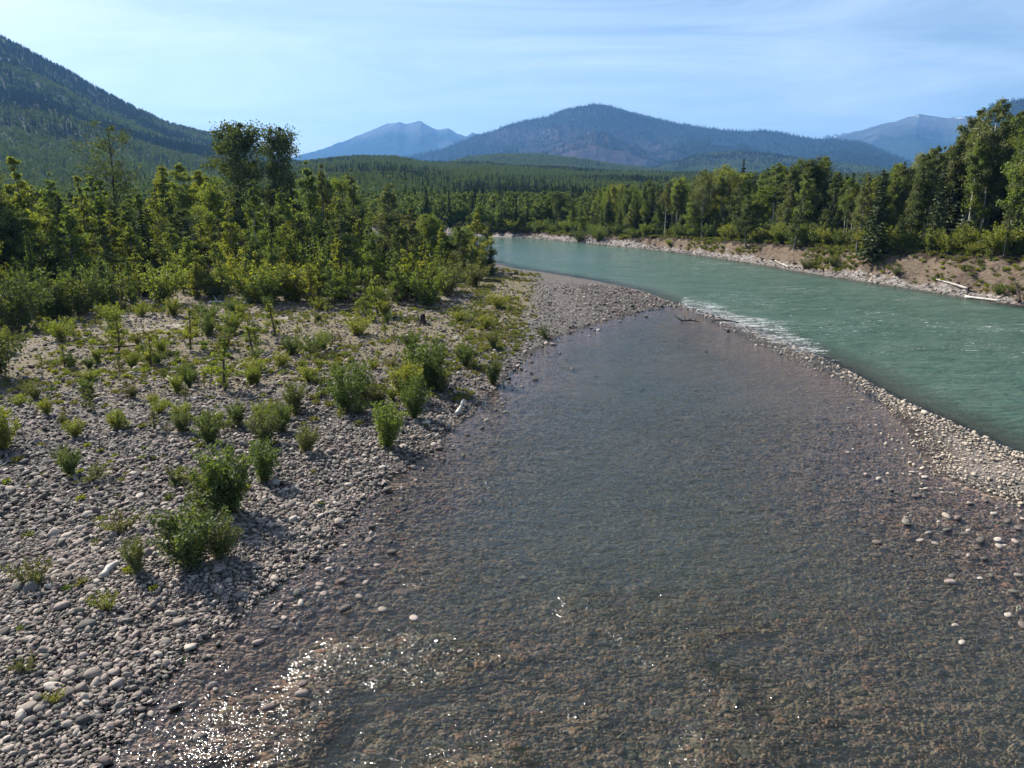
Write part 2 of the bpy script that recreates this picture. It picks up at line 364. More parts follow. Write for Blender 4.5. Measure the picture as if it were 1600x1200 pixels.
def bank_mat():
    m = NM('earth_bank'); v = m.coord((1, 1, 2.2)); n = m.noise(v, 0.55, 7, 0.65, 0.6); f = m.noise(v, 5, 5, 0.7)
    c = m.ramp(n, [(0.22, (0.047, 0.035, 0.025)), (0.38, (0.117, 0.083, 0.060)), (0.5, (0.179, 0.141, 0.104)), (0.6, (0.101, 0.071, 0.051)), (0.7, (0.211, 0.178, 0.132)), (0.85, (0.125, 0.100, 0.072))])
    c = m.mix(1.0, c, m.ramp(f, [(0.3, (0.7, 0.7, 0.7)), (0.7, (1.15, 1.15, 1.15))]), 'MULTIPLY')
    a = m.attr('mask'); s3 = m.n('ShaderNodeSeparateColor', inp={0: a.outputs['Color']})
    vo = m.n('ShaderNodeTexVoronoi', inp={'Vector': m.coord(), 'Scale': 2.6}); cell = m.n('ShaderNodeSeparateColor', inp={0: vo.outputs['Color']}).outputs[0]
    gr = m.ramp(cell, [(0, (0.10, 0.09, 0.083)), (0.5, (0.21, 0.19, 0.175)), (1, (0.32, 0.30, 0.28))])
    c = m.mix(m.maprange(m.math('ADD', s3.outputs[0], m.math('MULTIPLY', m.math('SUBTRACT', n, 0.5), 0.9)), 0.4, 0.6), c, gr)
    soil = m.ramp(f, [(0.3, (0.022, 0.017, 0.012)), (0.7, (0.06, 0.047, 0.032))])
    c = m.mix(m.maprange(m.math('ADD', s3.outputs[1], m.math('MULTIPLY', m.math('SUBTRACT', m.noise(v, 1.6, 4), 0.5), 0.8)), 0.45, 0.6), c, soil)
    h = m.math('ADD', n, m.math('MULTIPLY', f, 0.3))
    return m.surf(m.bsdf(c, 0.95, m.bump(h, 0.9, 0.7), 0.15))
M['bank'] = bank_mat()
def forest_floor():
    m = NM('forest_floor'); v = m.coord(); n = m.noise(v, 0.12, 6, 0.65); f = m.noise(v, 1.2, 5, 0.7)
    c = m.ramp(f, [(0.3, (0.020, 0.024, 0.012)), (0.7, (0.042, 0.050, 0.022))])
    c = m.mix(m.maprange(n, 0.45, 0.6), c, (0.045, 0.065, 0.026))
    return m.surf(m.bsdf(c, 0.95, m.bump(f, 0.6, 0.6), 0.1))
M['forest_floor'] = forest_floor()

def water_mat(name, side):
    m = NM(name)
    FL = R(-32)
    v1 = m.coord((1, 1, 1), (0, 0, 0), 'Object')
    vs = m.coord((0.62, 1.5, 1), (0, 0, FL if not side else R(10)), 'Object')
    a = m.attr('mask'); s3 = m.n('ShaderNodeSeparateColor', inp={0: a.outputs['Color']}); dep, foam, rough = s3.outputs[0], s3.outputs[1], s3.outputs[2]
    n1 = m.noise(vs, 1.1, 4, 0.6, 0.5); n2 = m.noise(vs, 3.6, 2 if side else 4, 0.55, 0.7); n3 = m.noise(v1, 8.0, 1 if side else 3, 0.5, 0.4)
    h = m.math('ADD', m.math('MULTIPLY', n1, 0.65 if side else 1.0), m.math('ADD', m.math('MULTIPLY', n2, 0.30), m.math('MULTIPLY', n3, 0.16)))
    hs = m.math('MULTIPLY', h, m.math('ADD', m.math('MULTIPLY', rough, 6.0), 0.10))
    nor = m.bump(hs, 1.0, 0.26 if side else 0.42)
    body = m.ramp(m.noise(vs, 0.35, 4, 0.6, 0.8), [(0.3, (0.072, 0.086, 0.074)), (0.7, (0.088, 0.104, 0.090))] if side else [(0.3, (0.044, 0.088, 0.066)), (0.7, (0.078, 0.132, 0.104))])
    diff = m.n('ShaderNodeBsdfDiffuse', inp={'Color': body, 'Normal': nor}).outputs[0]
    tint = m.ramp(dep, [(0, (0.97, 0.96, 0.95)), (0.25, (0.90, 0.90, 0.86)), (0.6, (0.78, 0.82, 0.76)), (1, (0.6, 0.70, 0.62))])
    tr = m.n('ShaderNodeBsdfTransparent', inp={'Color': tint}).outputs[0]
    turb = m.maprange(dep, 0.25, 0.95, 0.0, 0.30) if side else m.maprange(dep, 0.0, 0.55, 0.12, 0.97)
    under = m.n('ShaderNodeMixShader', inp={0: turb, 1: tr, 2: diff}).outputs[0]
    gl = m.n('ShaderNodeBsdfGlossy', inp={'Roughness': 0.10 if side else 0.08, 'Normal': nor, 'Color': (1, 1, 1, 1)}).outputs[0]
    fr = m.n('ShaderNodeFresnel', inp={'IOR': 1.33, 'Normal': nor}).outputs[0]
    w = m.n('ShaderNodeMixShader', inp={0: fr, 1: under, 2: gl}).outputs[0]
    # foam: broken white water where the attribute asks for it
    vf = m.coord((0.24, 2.6, 1), (0, 0, R(6)), 'Object')
    fn = m.math('ADD', m.math('MULTIPLY', m.noise(vf, 1.5, 7, 0.75, 0.6), 0.62), m.math('MULTIPLY', m.noise(v1, 4.5, 5, 0.75, 0.8), 0.38))
    thr = m.math('SUBTRACT', fn, m.math('SUBTRACT', 0.74, m.math('MULTIPLY', foam, 0.228)))
    ff = m.maprange(thr, 0.0, 0.06)
    white = m.bsdf((0.80, 0.82, 0.82), 0.8, m.bump(fn, 0.8, 0.3), 0.2)
    return m.surf(m.n('ShaderNodeMixShader', inp={0: ff, 1: w, 2: white}).outputs[0])
M['water_side'] = water_mat('shallow_water', True); M['water_river'] = water_mat('river_water', False)

# ------------------------------------------------------------------ object helpers
def link(o, parent=None):
    COL.objects.link(o)
    if parent is not None: o.parent = parent
    return o
def tag(o, label=None, cat=None, group=None, kind=None):
    if label: o['label'] = label
    if cat: o['category'] = cat
    if group: o['group'] = group
    if kind: o['kind'] = kind
    return o
def make_mesh(name, V, F, mats, smooth_=False, mi=None, lv=None):
    """V (n,3); F (m,k) array of equal-size faces or list of such arrays"""
    me = bpy.data.meshes.new(name)
    Fs = F if isinstance(F, list) else [F]
    Fs = [np.asarray(f, np.int32) for f in Fs if len(f)]
    V = np.asarray(V, np.float32)
    loops = np.concatenate([f.ravel() for f in Fs]); tot = np.concatenate([np.full(len(f), f.shape[1], np.int32) for f in Fs])
    start = np.concatenate([[0], np.cumsum(tot)[:-1]]).astype(np.int32)
    me.vertices.add(len(V)); me.vertices.foreach_set('co', V.ravel())
    me.loops.add(len(loops)); me.loops.foreach_set('vertex_index', loops)
    me.polygons.add(len(tot)); me.polygons.foreach_set('loop_start', start); me.polygons.foreach_set('loop_total', tot)
    if mi is not None: me.polygons.foreach_set('material_index', np.asarray(mi, np.int32))
    me.polygons.foreach_set('use_smooth', np.full(len(tot), smooth_, bool))
    for mm in mats: me.materials.append(mm)
    if lv is not None:
        at = me.attributes.new('lv', 'FLOAT', 'FACE'); at.data.foreach_set('value', np.asarray(lv, np.float32))
    me.update(calc_edges=True)
    return me
def vcol(me, arr):
    at = me.attributes.new('mask', 'FLOAT_COLOR', 'POINT')
    at.data.foreach_set('color', np.concatenate([arr, np.ones((len(arr), 1))], 1).astype(np.float32).ravel())
def obj(name, me, parent=None): return link(bpy.data.objects.new(name, me), parent)
def empty(name, loc, rz=0.0, s=(1, 1, 1)):
    o = bpy.data.objects.new(name, None); o.empty_display_size = 0.3; o.location = loc; o.rotation_euler = (0, 0, rz); o.scale = s
    return link(o)
class Geo:
    """collects tapered tubes and leaf diamonds"""
    def __init__(s): s.V = []; s.F = []; s.n = 0; s.L = []; s.LS = []; s.LD = []; s.LW = []
    def tube(s, pts, rad, k=5):
        pts = np.asarray(pts, float); rad = np.asarray(rad, float); n = len(pts)
        t = np.gradient(pts, axis=0); t /= np.linalg.norm(t, axis=1, keepdims=True)+1e-9
        ref = np.where(np.abs(t[:, 2:3]) > 0.9, [[1., 0, 0]], [[0, 0, 1.]])
        a = np.cross(t, ref); a /= np.linalg.norm(a, axis=1, keepdims=True)+1e-9; b = np.cross(t, a)
        ang = np.arange(k)/k*2*np.pi
        ring = pts[:, None]+rad[:, None, None]*(a[:, None]*np.cos(ang)[None, :, None]+b[:, None]*np.sin(ang)[None, :, None])
        s.V.append(ring.reshape(-1, 3))
        i = np.arange(n-1)[:, None]*k; j = np.arange(k)[None]; j2 = (j+1) % k
        f = np.stack([i+j, i+j2, i+k+j2, i+k+j], -1).reshape(-1, 4)+s.n
        s.F.append(f); s.n += n*k
    def leaves(s, c, size, d=None, w=0.6):
        c = np.asarray(c, float); s.L.append(c); s.LS.append(np.broadcast_to(size, len(c)).astype(float))
        s.LD.append(rng.normal(size=(len(c), 3)) if d is None else d); s.LW.append(np.full(len(c), w))
    def wood(s, name, mat): return make_mesh(name, np.vstack(s.V), np.vstack(s.F), [mat], True)
    def leafdata(s):
        C = np.vstack(s.L); S = np.concatenate(s.LS); D = np.vstack(s.LD); W = np.concatenate(s.LW); n = len(C)
        D = D/(np.linalg.norm(D, axis=1, keepdims=True)+1e-9)
        q = rng.normal(size=(n, 3)); B = np.cross(D, q); B /= np.linalg.norm(B, axis=1, keepdims=True)+1e-9
        S = S*rng.uniform(0.65, 1.35, n); a = D*S[:, None]*0.5; b = B*(S*W)[:, None]*0.5
        V = np.stack([C-a, C+b-a*0.1, C+a, C-b-a*0.1], 1).reshape(-1, 3)
        return V, np.arange(n*4).reshape(-1, 4), rng.random(n)
    def crown(s, name, mat):
        V, F, lv = s.leafdata(); return make_mesh(name, V, F, [mat], False, None, lv)
    def both(s, name, mw, ml):
        V, F, lv = s.leafdata(); Vw = np.vstack(s.V); Fw = np.vstack(s.F)
        return make_mesh(name, np.vstack([Vw, V]), np.vstack([Fw, F+len(Vw)]), [mw, ml], False, np.r_[np.zeros(len(Fw)), np.ones(len(F))], np.r_[np.zeros(len(Fw)), lv])

# ------------------------------------------------------------------ terrain sheet: one fan of ground, split into bar, bed, bank, forest floor
ii = np.arange(NR-1)[:, None]*NA; jj = np.arange(NA-1)[None]
QF = np.stack([ii+jj, ii+jj+1, ii+NA+jj+1, ii+NA+jj], -1).reshape(-1, 4)
fc = lambda a: a[QF].mean(1)
cls_bar = fc((I['inB'] | (I['inS'] & (I['dryk'] > 0.15))).astype(float)) > 0.5
cls_bed = ~cls_bar & (fc((I['inR'] | I['side'] | I['inS']).astype(float)) > 0.5)
cls_bank = ~cls_bar & ~cls_bed & (fc(I['r']) < 330) & (fc(-I['R']) < 16)
cls_for = ~(cls_bar | cls_bed | cls_bank)
def submesh(name, sel, mat, mask):
    f = QF[sel]; u, inv = np.unique(f, return_inverse=True)
    me = make_mesh(name, np.stack([GX, GY, GZ], -1)[u], inv.reshape(-1, 4), [mat], True); vcol(me, mask[u])
    return me
blob = lambda px, py, rx, ry: (lambda c: np.exp(-(((GX-c[0])/rx)**2+((GY-c[1])/ry)**2)))(gp(px, py))
veg_line = smooth(0, 14, I['B'])
# red: sand, green: low plants, blue: damp edge
sandm = np.clip(blob(200, 500, 14, 14)+blob(60, 560, 9, 6)+0.9*blob(430, 480, 14, 12)+0.7*blob(640, 480, 12, 14)+0.55*blob(400, 590, 12, 5)+0.5*blob(700, 470, 9, 12)+1.3*blob(1520, 735, 2.6, 1.7), 0, 1)
tip = 1-smooth(0.005, 0.06, I['th'])
grassm = tip*np.clip(0.62*smooth(38, 52, GY)*veg_line*(1-0.55*sandm)+0.7*blob(765, 520, 3.5, 12)+0.35*smooth(27, 36, GY)*veg_line, 0, 1)
dampm = np.clip(1-smooth(0.0, 1.0, np.minimum(np.abs(I['B']), 9)), 0, 1)*0.8
dampm = np.maximum(dampm, (I['inS'])*(1-smooth(LEVEL+0.03, LEVEL+0.16, GZ))*0.9)
mask_bar = np.stack([sandm, grassm, dampm], -1)
shal = np.clip(smooth(0.16, 0.40, I['th'])*(1-smooth(0.12, 0.34, LEVEL-GZ))+0.8*(1-smooth(0.05, 0.22, LEVEL-GZ)), 0, 1)
silt = smooth(0.48, 0.62, fbm(GX*0.3, GY*0.3, 4, 91))*0.7
mask_bed = np.stack([np.maximum(shal, silt)*I['side'], 0*shal, 0*shal], -1)
strip_m = 1-smooth(1.4, 3.4, -I['R']); lip = smooth(0.66, 0.90, I['t'])
mask_bank = np.stack([strip_m, lip, 0*lip], -1)
gravel_bar = tag(obj('gravel_bar', submesh('gravel_bar', cls_bar, M['gravel'], mask_bar)), kind='structure')
riverbed = tag(obj('riverbed', submesh('riverbed', cls_bed, M['riverbed'], mask_bed)), kind='structure')
earth_bank = tag(obj('earth_bank', submesh('earth_bank', cls_bank, M['bank'], mask_bank)), kind='structure')
forest_ground = tag(obj('forest_floor', submesh('forest_floor', cls_for, M['forest_floor'], mask_bank)), kind='structure')

# ------------------------------------------------------------------ water: shallow side channel and river, finer fans of their own
def water(name, r0, r1, nr, a0, a1, na, level_fn, keep_fn, mat, mask_fn):
    r_ = np.geomspace(r0, r1, nr); a_ = np.linspace(a0, a1, na); Rr, Aa = np.meshgrid(r_, a_, indexing='ij')
    x, y = (Rr*np.sin(Aa)).ravel(), (Rr*np.cos(Aa)).ravel(); z, J = terrain(x, y, True)
    lv = level_fn(x, y, J); i = np.arange(nr-1)[:, None]*na; j = np.arange(na-1)[None]
    q = np.stack([i+j, i+j+1, i+na+j+1, i+na+j], -1).reshape(-1, 4)
    k = keep_fn(x, y, z, J, lv); q = q[k[q].any(1)]; u, inv = np.unique(q, return_inverse=True)
    me = make_mesh(name, np.stack([x, y, lv], -1)[u], inv.reshape(-1, 4), [mat], True)
    vcol(me, np.clip(mask_fn(x, y, z, J, lv), 0, 1)[u])
    return tag(obj(name, me), kind='structure')
RC = RIVER_L                                    # crest of the riffle is the river side of the spit
def side_level(x, y, J):
    # spills down to the river along the riffle
    drop = smooth(1.4, -2.2, J['R'] * -1.0)
    n = (fbm(x*1.1, y*2.2, 3, 51)-0.5)*0.020 + (fbm(x*0.5, y*0.5, 2, 52)-0.5)*0.02
    rif = (1-J['dryk'])*smooth(3.5, 0.2, np.abs(J['R'])); n2 = (fbm(x*1.7, y*3.1, 3, 53)-0.5)*0.22*rif
    return LEVEL+n+n2-(LEVEL+0.06)*smooth(-1.6, 1.0, J['R'])
def side_keep(x, y, z, J, lv): return (J['side'] | (J['inS']) | (J['inR'] & (J['R'] < 1.2) & (J['th'] > 0.2) & (J['S'] > -4)) | (J['inB'] & (J['B'] < 3.5) & (J['R'] < -2.5))) & (lv > z-0.10)
def riffle(x, y, J):
    th = J['th']; near = smooth(-12, -9, J['S']); along = smooth(0.215, 0.245, th)*(1-smooth(0.38, 0.50, th))
    return along*near
def side_mask(x, y, z, J, lv):
    d = np.clip((lv-z)/0.60, 0, 1)
    f = riffle(x, y, J)*smooth(-5.0, -0.8, J['R'])*1.05
    rough = 0.46-0.14*(1-smooth(14, 24, y))*(1-smooth(-4, 1, x))+0.25*(1-smooth(13, 24, y))*smooth(-4, 1, x)*(1-smooth(3, 12, x))+0.8*f+0.3*(fbm(x*0.12, y*0.12, 3, 61)-0.5)
    rough = rough+1.15*smooth(0.8, 4.0, -J['B'])*(1-smooth(14, 26, y))*(1-smooth(4, 13, x))*smooth(0.44, 0.66, fbm(x*0.4, y*0.4, 3, 62))
    return np.stack([d, f*(J['S'] > -4.5)+0.0, rough/5], -1)
side_channel = water('side_channel', 5.0, 95.0, 330, R(-45), R(62), 420, side_level, side_keep, M['water_side'], side_mask)
def river_level(x, y, J):
    u = x*math.cos(R(32))-y*math.sin(R(32)); w = x*math.sin(R(32))+y*math.cos(R(32))
    rough = smooth(2, 10, J['R'])*(0.35+0.65*smooth(0.15, 0.45, J['th']))
    return 0.0+((fbm(u*0.28, w*0.75, 4, 71)-0.5)*0.26+(fbm(u*0.9, w*1.9, 2, 72)-0.5)*0.07)*rough
def river_keep(x, y, z, J, lv): return (J['inR'] | (J['beyond'] & (J['R'] > -1.6)) | ((J['inS'] | J['inB']) & (J['R'] > -2.2))) & (lv > z-0.15)
def river_mask(x, y, z, J, lv):
    d = np.clip((lv-z)/1.6, 0, 1)
    f = riffle(x, y, J)*(1-smooth(0.5, 5.0+16.0*fbm(x*0.3, y*0.3, 3, 81)**2, J['R']))*1.25
    caps = smooth(0.45, 0.7, fbm(x*0.10, y*0.10, 3, 82))*0.26+0.53
    f = np.maximum(f, caps*smooth(1.5, 5, J['R'])*smooth(0.10, 0.28, J['th']))
    rough = 0.35+0.75*smooth(0.1, 0.4, J['th'])+0.5*(fbm(x*0.06, y*0.06, 3, 83)-0.5)
    return np.stack([d, f, rough/5], -1)
river = water('river', 26.0, 420.0, 420, R(-50), R(64), 470, river_level, river_keep, M['water_river'], river_mask)

# ------------------------------------------------------------------ mountains beyond the hills
def mountain_mat(name, kind):
    m = NM(name); v = m.coord(); n = m.noise(v, 0.0016, 8, 0.62); f = m.noise(v, 0.03, 5, 0.7)
    if kind == 'forest':
        c = m.ramp(f, [(0.3, (0.011, 0.018, 0.018)), (0.7, (0.022, 0.032, 0.026))])
        a = m.attr('mask'); s3 = m.n('ShaderNodeSeparateColor', inp={0: a.outputs['Color']})
        st = m.noise(m.coord((1, 1, 0.18)), 0.02, 4, 0.7)
        burnt = m.ramp(st, [(0.3, (0.030, 0.024, 0.028)), (0.7, (0.082, 0.066, 0.074))])
        c = m.mix(m.maprange(m.math('ADD', s3.outputs[0], m.math('MULTIPLY', m.math('SUBTRACT', n, 0.5), 1.8)), 0.35, 0.7), c, burnt)
        c = m.mix(m.maprange(m.math('ADD', s3.outputs[1], m.math('MULTIPLY', m.math('SUBTRACT', n, 0.5), 2.2)), 0.5, 0.72), c, (0.065, 0.105, 0.048))
        return m.surf(m.bsdf(c, 1.0, m.bump(f, 0.9, 14), 0.0))
    a = m.attr('mask'); s3 = m.n('ShaderNodeSeparateColor', inp={0: a.outputs['Color']})
    hgt = m.math('ADD', s3.outputs[0], m.math('MULTIPLY', m.math('SUBTRACT', n, 0.5), 0.9))
    c = m.mix(m.maprange(hgt, 0.62, 0.86), (0.018, 0.028, 0.028), (0.075, 0.080, 0.088))
    sn = m.math('ADD', s3.outputs[0], m.math('MULTIPLY', m.math('SUBTRACT', m.noise(v, 0.004, 6, 0.65), 0.5), 1.5))
    c = m.mix(m.maprange(sn, 1.06, 1.22), c, (0.62, 0.63, 0.65))
    return m.surf(m.bsdf(c, 0.95, m.bump(n, 1.0, 60), 0.0))
M['mt_forest'] = mountain_mat('mountain_forest', 'forest'); M['mt_rock'] = mountain_mat('mountain_rock', 'rock')
def mountain(name, D, depth_, prof, mat, na, nrow, rough, seed, skyline, maskfn=None, back=0.35):
    pr = np.array(prof, float); a, e = ang_el(pr[:, 0], pr[:, 1]); a0, a1 = a[0], a[-1]
    th = np.linspace(a0, a1, na); tt = np.linspace(0, 1+back, nrow)
    A, T = np.meshgrid(th, tt, indexing='ij'); A = A.T; T = T.T
    h = np.interp(A, a, CAM_H+D*e)
    r = D-depth_*(1-T); x, y = r*np.sin(A), r*np.cos(A)
    base = -20.0
    sl = (h-base)*np.where(T < 1, T**1.12, 1-0.8*(T-1)/back)
    rg = ridged(x/rough, y/rough, 5, seed)-0.5
    sl = sl+rg*(h-base)*0.42*np.sin(np.clip(T, 0, 1)*np.pi)*(T < 1)
    z = base+sl+(fbm(x/skyline, y/skyline, 3, seed+5)-0.5)*skyline*0.45*(0.3+0.7*smooth(0.5, 1, T))
    X, Y, Z = x.ravel(), y.ravel(), z.ravel(); n = len(th)
    i = np.arange(nrow-1)[:, None]*n; j = np.arange(n-1)[None]
    q = np.stack([i+j, i+n+j, i+n+j+1, i+j+1], -1).reshape(-1, 4)[:, ::-1]
    me = make_mesh(name, np.stack([X, Y, Z], -1), q, [mat], True)
    mk = maskfn(X, Y, Z, A.ravel(), T.ravel()) if maskfn else np.stack([Z/Z.max(), 0*Z, 0*Z], -1)
    vcol(me, mk)
    o = tag(obj(name, me), kind='structure')
    return o, X, Y, Z, A.ravel(), T.ravel()
E_PROF = [(380, 285), (480, 265), (560, 254), (640, 244), (690, 234), (720, 222), (745, 212), (775, 204), (800, 193), (830, 187), (855, 183), (880, 173), (905, 167), (930, 162.5), (948, 164), (970, 170),
          (1000, 179), (1030, 187), (1060, 193), (1100, 199), (1130, 203), (1165, 205), (1190, 204), (1215, 207), (1240, 212), (1270, 217), (1300, 217), (1340, 222), (1365, 230), (1390, 240), (1430, 255), (1500, 275), (1560, 290)]
def e_mask(X, Y, Z, A, T):
    px, py, _ = project(np.stack([X, Y, Z], -1))
    g = lambda cx, cy, rx, ry: np.exp(-((px-cx)/rx)**2-((py-cy)/ry)**2)
    return np.stack([np.clip(0.95*g(900, 232, 130, 30)+0.6*g(1010, 240, 70, 22)+0.4*g(860, 205, 80, 12), 0, 1), np.clip(0.45*g(930, 238, 30, 6)+0.45*g(1110, 222, 22, 5)+0.4*g(870, 250, 60, 6), 0, 1), 0*X], -1)
mtE = mountain('mountain', 6500, 3000, E_PROF, M['mt_forest'], 620, 130, 900, 101, 16, e_mask)
mtI = mountain('mountain', 5200, 2300, [(1420, 290), (1480, 240), (1520, 190), (1548, 164), (1570, 158), (1620, 150), (1700, 150), (1850, 190), (2050, 290)], M['mt_forest'], 240, 60, 800, 121, 16,
               lambda X, Y, Z, A, T: np.stack([0*X, 0*X, 0*X], -1))
mtF = mountain('mountain', 11500, 4200, [(300, 292), (400, 268), (470, 242), (500, 234), (540, 219), (570, 207), (590, 199), (605, 193), (622, 190), (634, 193), (646, 190), (657, 188), (668, 195), (684, 203), (700, 200), (715, 208),
               (728, 213), (738, 207), (748, 210), (760, 212), (790, 220), (850, 245), (960, 292)], M['mt_rock'], 380, 110, 1900, 131, 60)
mtG = mountain('mountain', 10500, 3600, [(1180, 292), (1240, 250), (1290, 219), (1320, 209), (1350, 202), (1378, 193), (1400, 189), (1418, 183), (1436, 178), (1455, 181), (1480, 184), (1520, 180), (1560, 190), (1620, 205), (1700, 240), (1800, 292)], M['mt_rock'], 320, 90, 1600, 141, 50)
mtH = mountain('mountain', 13000, 3000, [(985, 292), (1000, 215), (1010, 192), (1017, 186), (1021, 183), (1027, 189), (1040, 200), (1060, 230), (1075, 292)], M['mt_rock'], 90, 50, 1500, 151, 70)
mtJ = mountain('mountain', 13500, 3000, [(1240, 292), (1275, 235), (1288, 213), (1294, 210), (1299, 213), (1305, 208), (1312, 211), (1318, 206), (1326, 209), (1340, 225), (1380, 292)], M['mt_rock'], 120, 50, 1500, 161, 90)

# ------------------------------------------------------------------ plant prototypes
def deciduous(h, width, clear, nb, leaves, leaf, shape='oval', sparse=0.0, bend=0.04, fill=1.0, girth=1.0):
    """trunk + limbs + twigs carrying leaf clumps; h metres tall"""
    g = Geo(); n = 9; t = np.linspace(0, 1, n)
    ph = rng.uniform(0, 6.28, 2); off = np.stack([np.sin(t*2.6+ph[0])-np.sin(ph[0]), np.sin(t*3.1+ph[1])-np.sin(ph[1])], -1)*bend*h*0.5
    tp = np.concatenate([off, (t*h*0.97)[:, None]], 1); tr = girth*(0.010*h+0.04)*(1-t)**0.8+0.015
    g.tube(np.vstack([tp[0]-[0, 0, 0.3], tp]), np.r_[tr[0]*1.25, tr], 7)
    hs = clear+(1-clear)*rng.power(0.95 if shape == 'column' else 1.15, nb)*0.97; hs = np.sort(hs)
    ga = rng.uniform(0, 6.28); Lref = 0.34*width*h
    for k, hh in enumerate(hs):
        u = (hh-clear)/(1-clear)
        if shape == 'oval': w = (math.sin(min(1, u*0.93+0.10)*math.pi))**0.6
        elif shape == 'column': w = (1-u)**0.8*min(1, 0.55+u*2.0)
        elif shape == 'dome': w = (1-u**2.2)**0.6*min(1, 0.5+u*2)
        else: w = (1-u)**0.8
        L = max(0.05, w)*width*h*0.5*rng.uniform(0.55, 1.3); ga += 2.4+rng.normal()*0.5
        base = np.array([np.interp(hh, t, tp[:, 0]), np.interp(hh, t, tp[:, 1]), hh*h*0.97])
        up = rng.uniform(0.35, 0.9)+0.6*u
        d = np.array([math.cos(ga), math.sin(ga), up]); d /= np.linalg.norm(d)
        s = np.linspace(0, 1, 4)[:, None]; sag = np.array([0, 0, -0.16*L])
        pts = base+d*L*s+sag*s*s+np.r_[[[0, 0, 0]], rng.normal(size=(3, 3))*0.05*L]
        br = max(0.012, 0.0042*h*(1-0.6*u))*np.linspace(1, 0.25, 4)
        g.tube(pts, br, 4)
        nt = 3+int(L*1.3); c = []; per = leaves/nb*min(2.2, 0.12+L/Lref)
        for q in range(nt):
            f = rng.uniform(0.25, 1.0); p = base+d*L*f+sag*f*f
            td = d*0.6+rng.normal(size=3)*0.7+[0, 0, 0.25]; td /= np.linalg.norm(td); tl = L*rng.uniform(0.18, 0.42)
            if q < 4: g.tube(np.stack([p, p+td*tl]), [br[2], 0.008], 3)
            if rng.random() < sparse: continue
            m = max(3, int(per/nt*rng.uniform(0.3, 1.9)*fill)); sg = 0.095*L+0.004*h
            ff = rng.uniform(0.3, 1.05, m)[:, None]
            c.append(p+td*tl*ff+rng.normal(size=(m, 3))*[sg, sg, sg*0.75])
        if c:
            c = np.vstack(c); D = rng.normal(size=(len(c), 3))+[0, 0, -0.5]; g.leaves(c, leaf, D, 0.68)
    return g
def spruce(h, width, leaves, leaf, clear=0.04, droop=0.35):
    g = Geo(); g.tube([(0, 0, -0.3), (0, 0, h*0.5), (0, 0, h)], [0.012*h+0.06, 0.007*h+0.03, 0.012], 6)
    nw = int(h*1.9); per = leaves/(nw*6)
    for k in range(nw):
        u = clear+(1-clear)*(k/nw)**0.92; z = u*h; L = width*h*0.5*((1-u)**0.82)*rng.uniform(0.8, 1.15)+0.05; a0 = rng.uniform(0, 6.28)
        nb = rng.integers(5, 8)
        for b in range(nb):
            a = a0+b*6.283/nb+rng.normal()*0.16; l = L*rng.uniform(0.7, 1.12); d = np.array([math.cos(a), math.sin(a), 0])
            f = np.linspace(0, 1, 4)[:, None]; pts = np.array([0, 0, z])+d*l*f+np.array([0, 0, 1])*(-droop*l*f**1.3+0.14*l*f**3)
            if l > 0.5: g.tube(pts, 0.02*np.linspace(1, 0.2, 4)*min(2, l*0.6+0.4), 3)
            m = max(3, int(per*(0.35+1.5*(1-u)))); ff = rng.uniform(0.12, 1.02, m)[:, None]; side = np.array([-d[1], d[0], 0])
            c = np.array([0, 0, z])+d*l*ff+np.array([0, 0, 1])*(-droop*l*ff**1.3+0.14*l*ff**3)+side*rng.normal(size=(m, 1))*0.16*l*(1.15-ff)+rng.normal(size=(m, 3))*[0.05, 0.05, 0.07]*(0.5+l*0.25)
            D = d*1.0+side*rng.normal(size=(m, 1))*0.9+np.array([0, 0, -0.45])+rng.normal(size=(m, 3))*0.25
            g.leaves(c, leaf, D, 0.36)
    return g
def willow(h, spread, stems, leaves, leaf, narrow=0.42):
    """many stems from one root, leafy almost to the ground"""
    g = Geo(); per = leaves//stems
    for k in range(stems):
        a = rng.uniform(0, 6.28); lean = spread*math.sqrt(rng.random()); hh = h*rng.uniform(0.62, 1.12)*(1-0.22*lean/max(spread, .01))
        d = np.array([math.cos(a)*lean, math.sin(a)*lean, 0]); f = np.linspace(0, 1, 5)[:, None]
        b0 = np.array([math.cos(a), math.sin(a), 0])*rng.uniform(0, 0.16)*h*spread
        pts = b0+d*h*f**1.35+np.array([0, 0, 1])*hh*f+rng.normal(size=(5, 3))*[0.03, 0.03, 0]*h*f
        pts[0, 2] = -0.12
        g.tube(pts, np.linspace(0.012, 0.004, 5)*(0.6+0.4*h/2), 3)
        m = max(6, int(per*rng.uniform(0.6, 1.4))); ff = rng.uniform(0.10, 1.03, m)**0.85
        ip = np.stack([np.interp(ff, f[:, 0], pts[:, i]) for i in range(3)], -1)
        tw = rng.normal(size=(m, 3))*np.array([0.05, 0.05, 0.045])*h*(1.1-0.6*ff[:, None])
        D = rng.normal(size=(m, 3))*0.7+np.array([0, 0, 0.55]); g.leaves(ip+tw, leaf, D, narrow)
    return g
def tuft(h, n, blade, w):
    g = Geo(); g.tube([(0, 0, -0.05), (0, 0, 0.02)], [0.006, 0.004], 3)
    a = rng.uniform(0, 6.28, n); r_ = rng.random(n)**0.7; d = np.stack([np.cos(a)*r_, np.sin(a)*r_, np.ones(n)*1.2], -1)
    c = np.stack([np.cos(a)*r_*h*0.5, np.sin(a)*r_*h*0.5, h*rng.uniform(0.15, 0.6, n)], -1); g.leaves(c, blade, d+rng.normal(size=(n, 3))*0.3, w); return g
PROTO = {}      # kind -> list of (trunk mesh, crown mesh, height)
def add_proto(kind, h, fn, n, wood, leaf):
    PROTO[kind] = []
    for i in range(n):
        g = fn(); PROTO[kind].append((g.wood(kind+'_trunk', M[wood]), g.crown(kind+'_crown', M[leaf]), h))
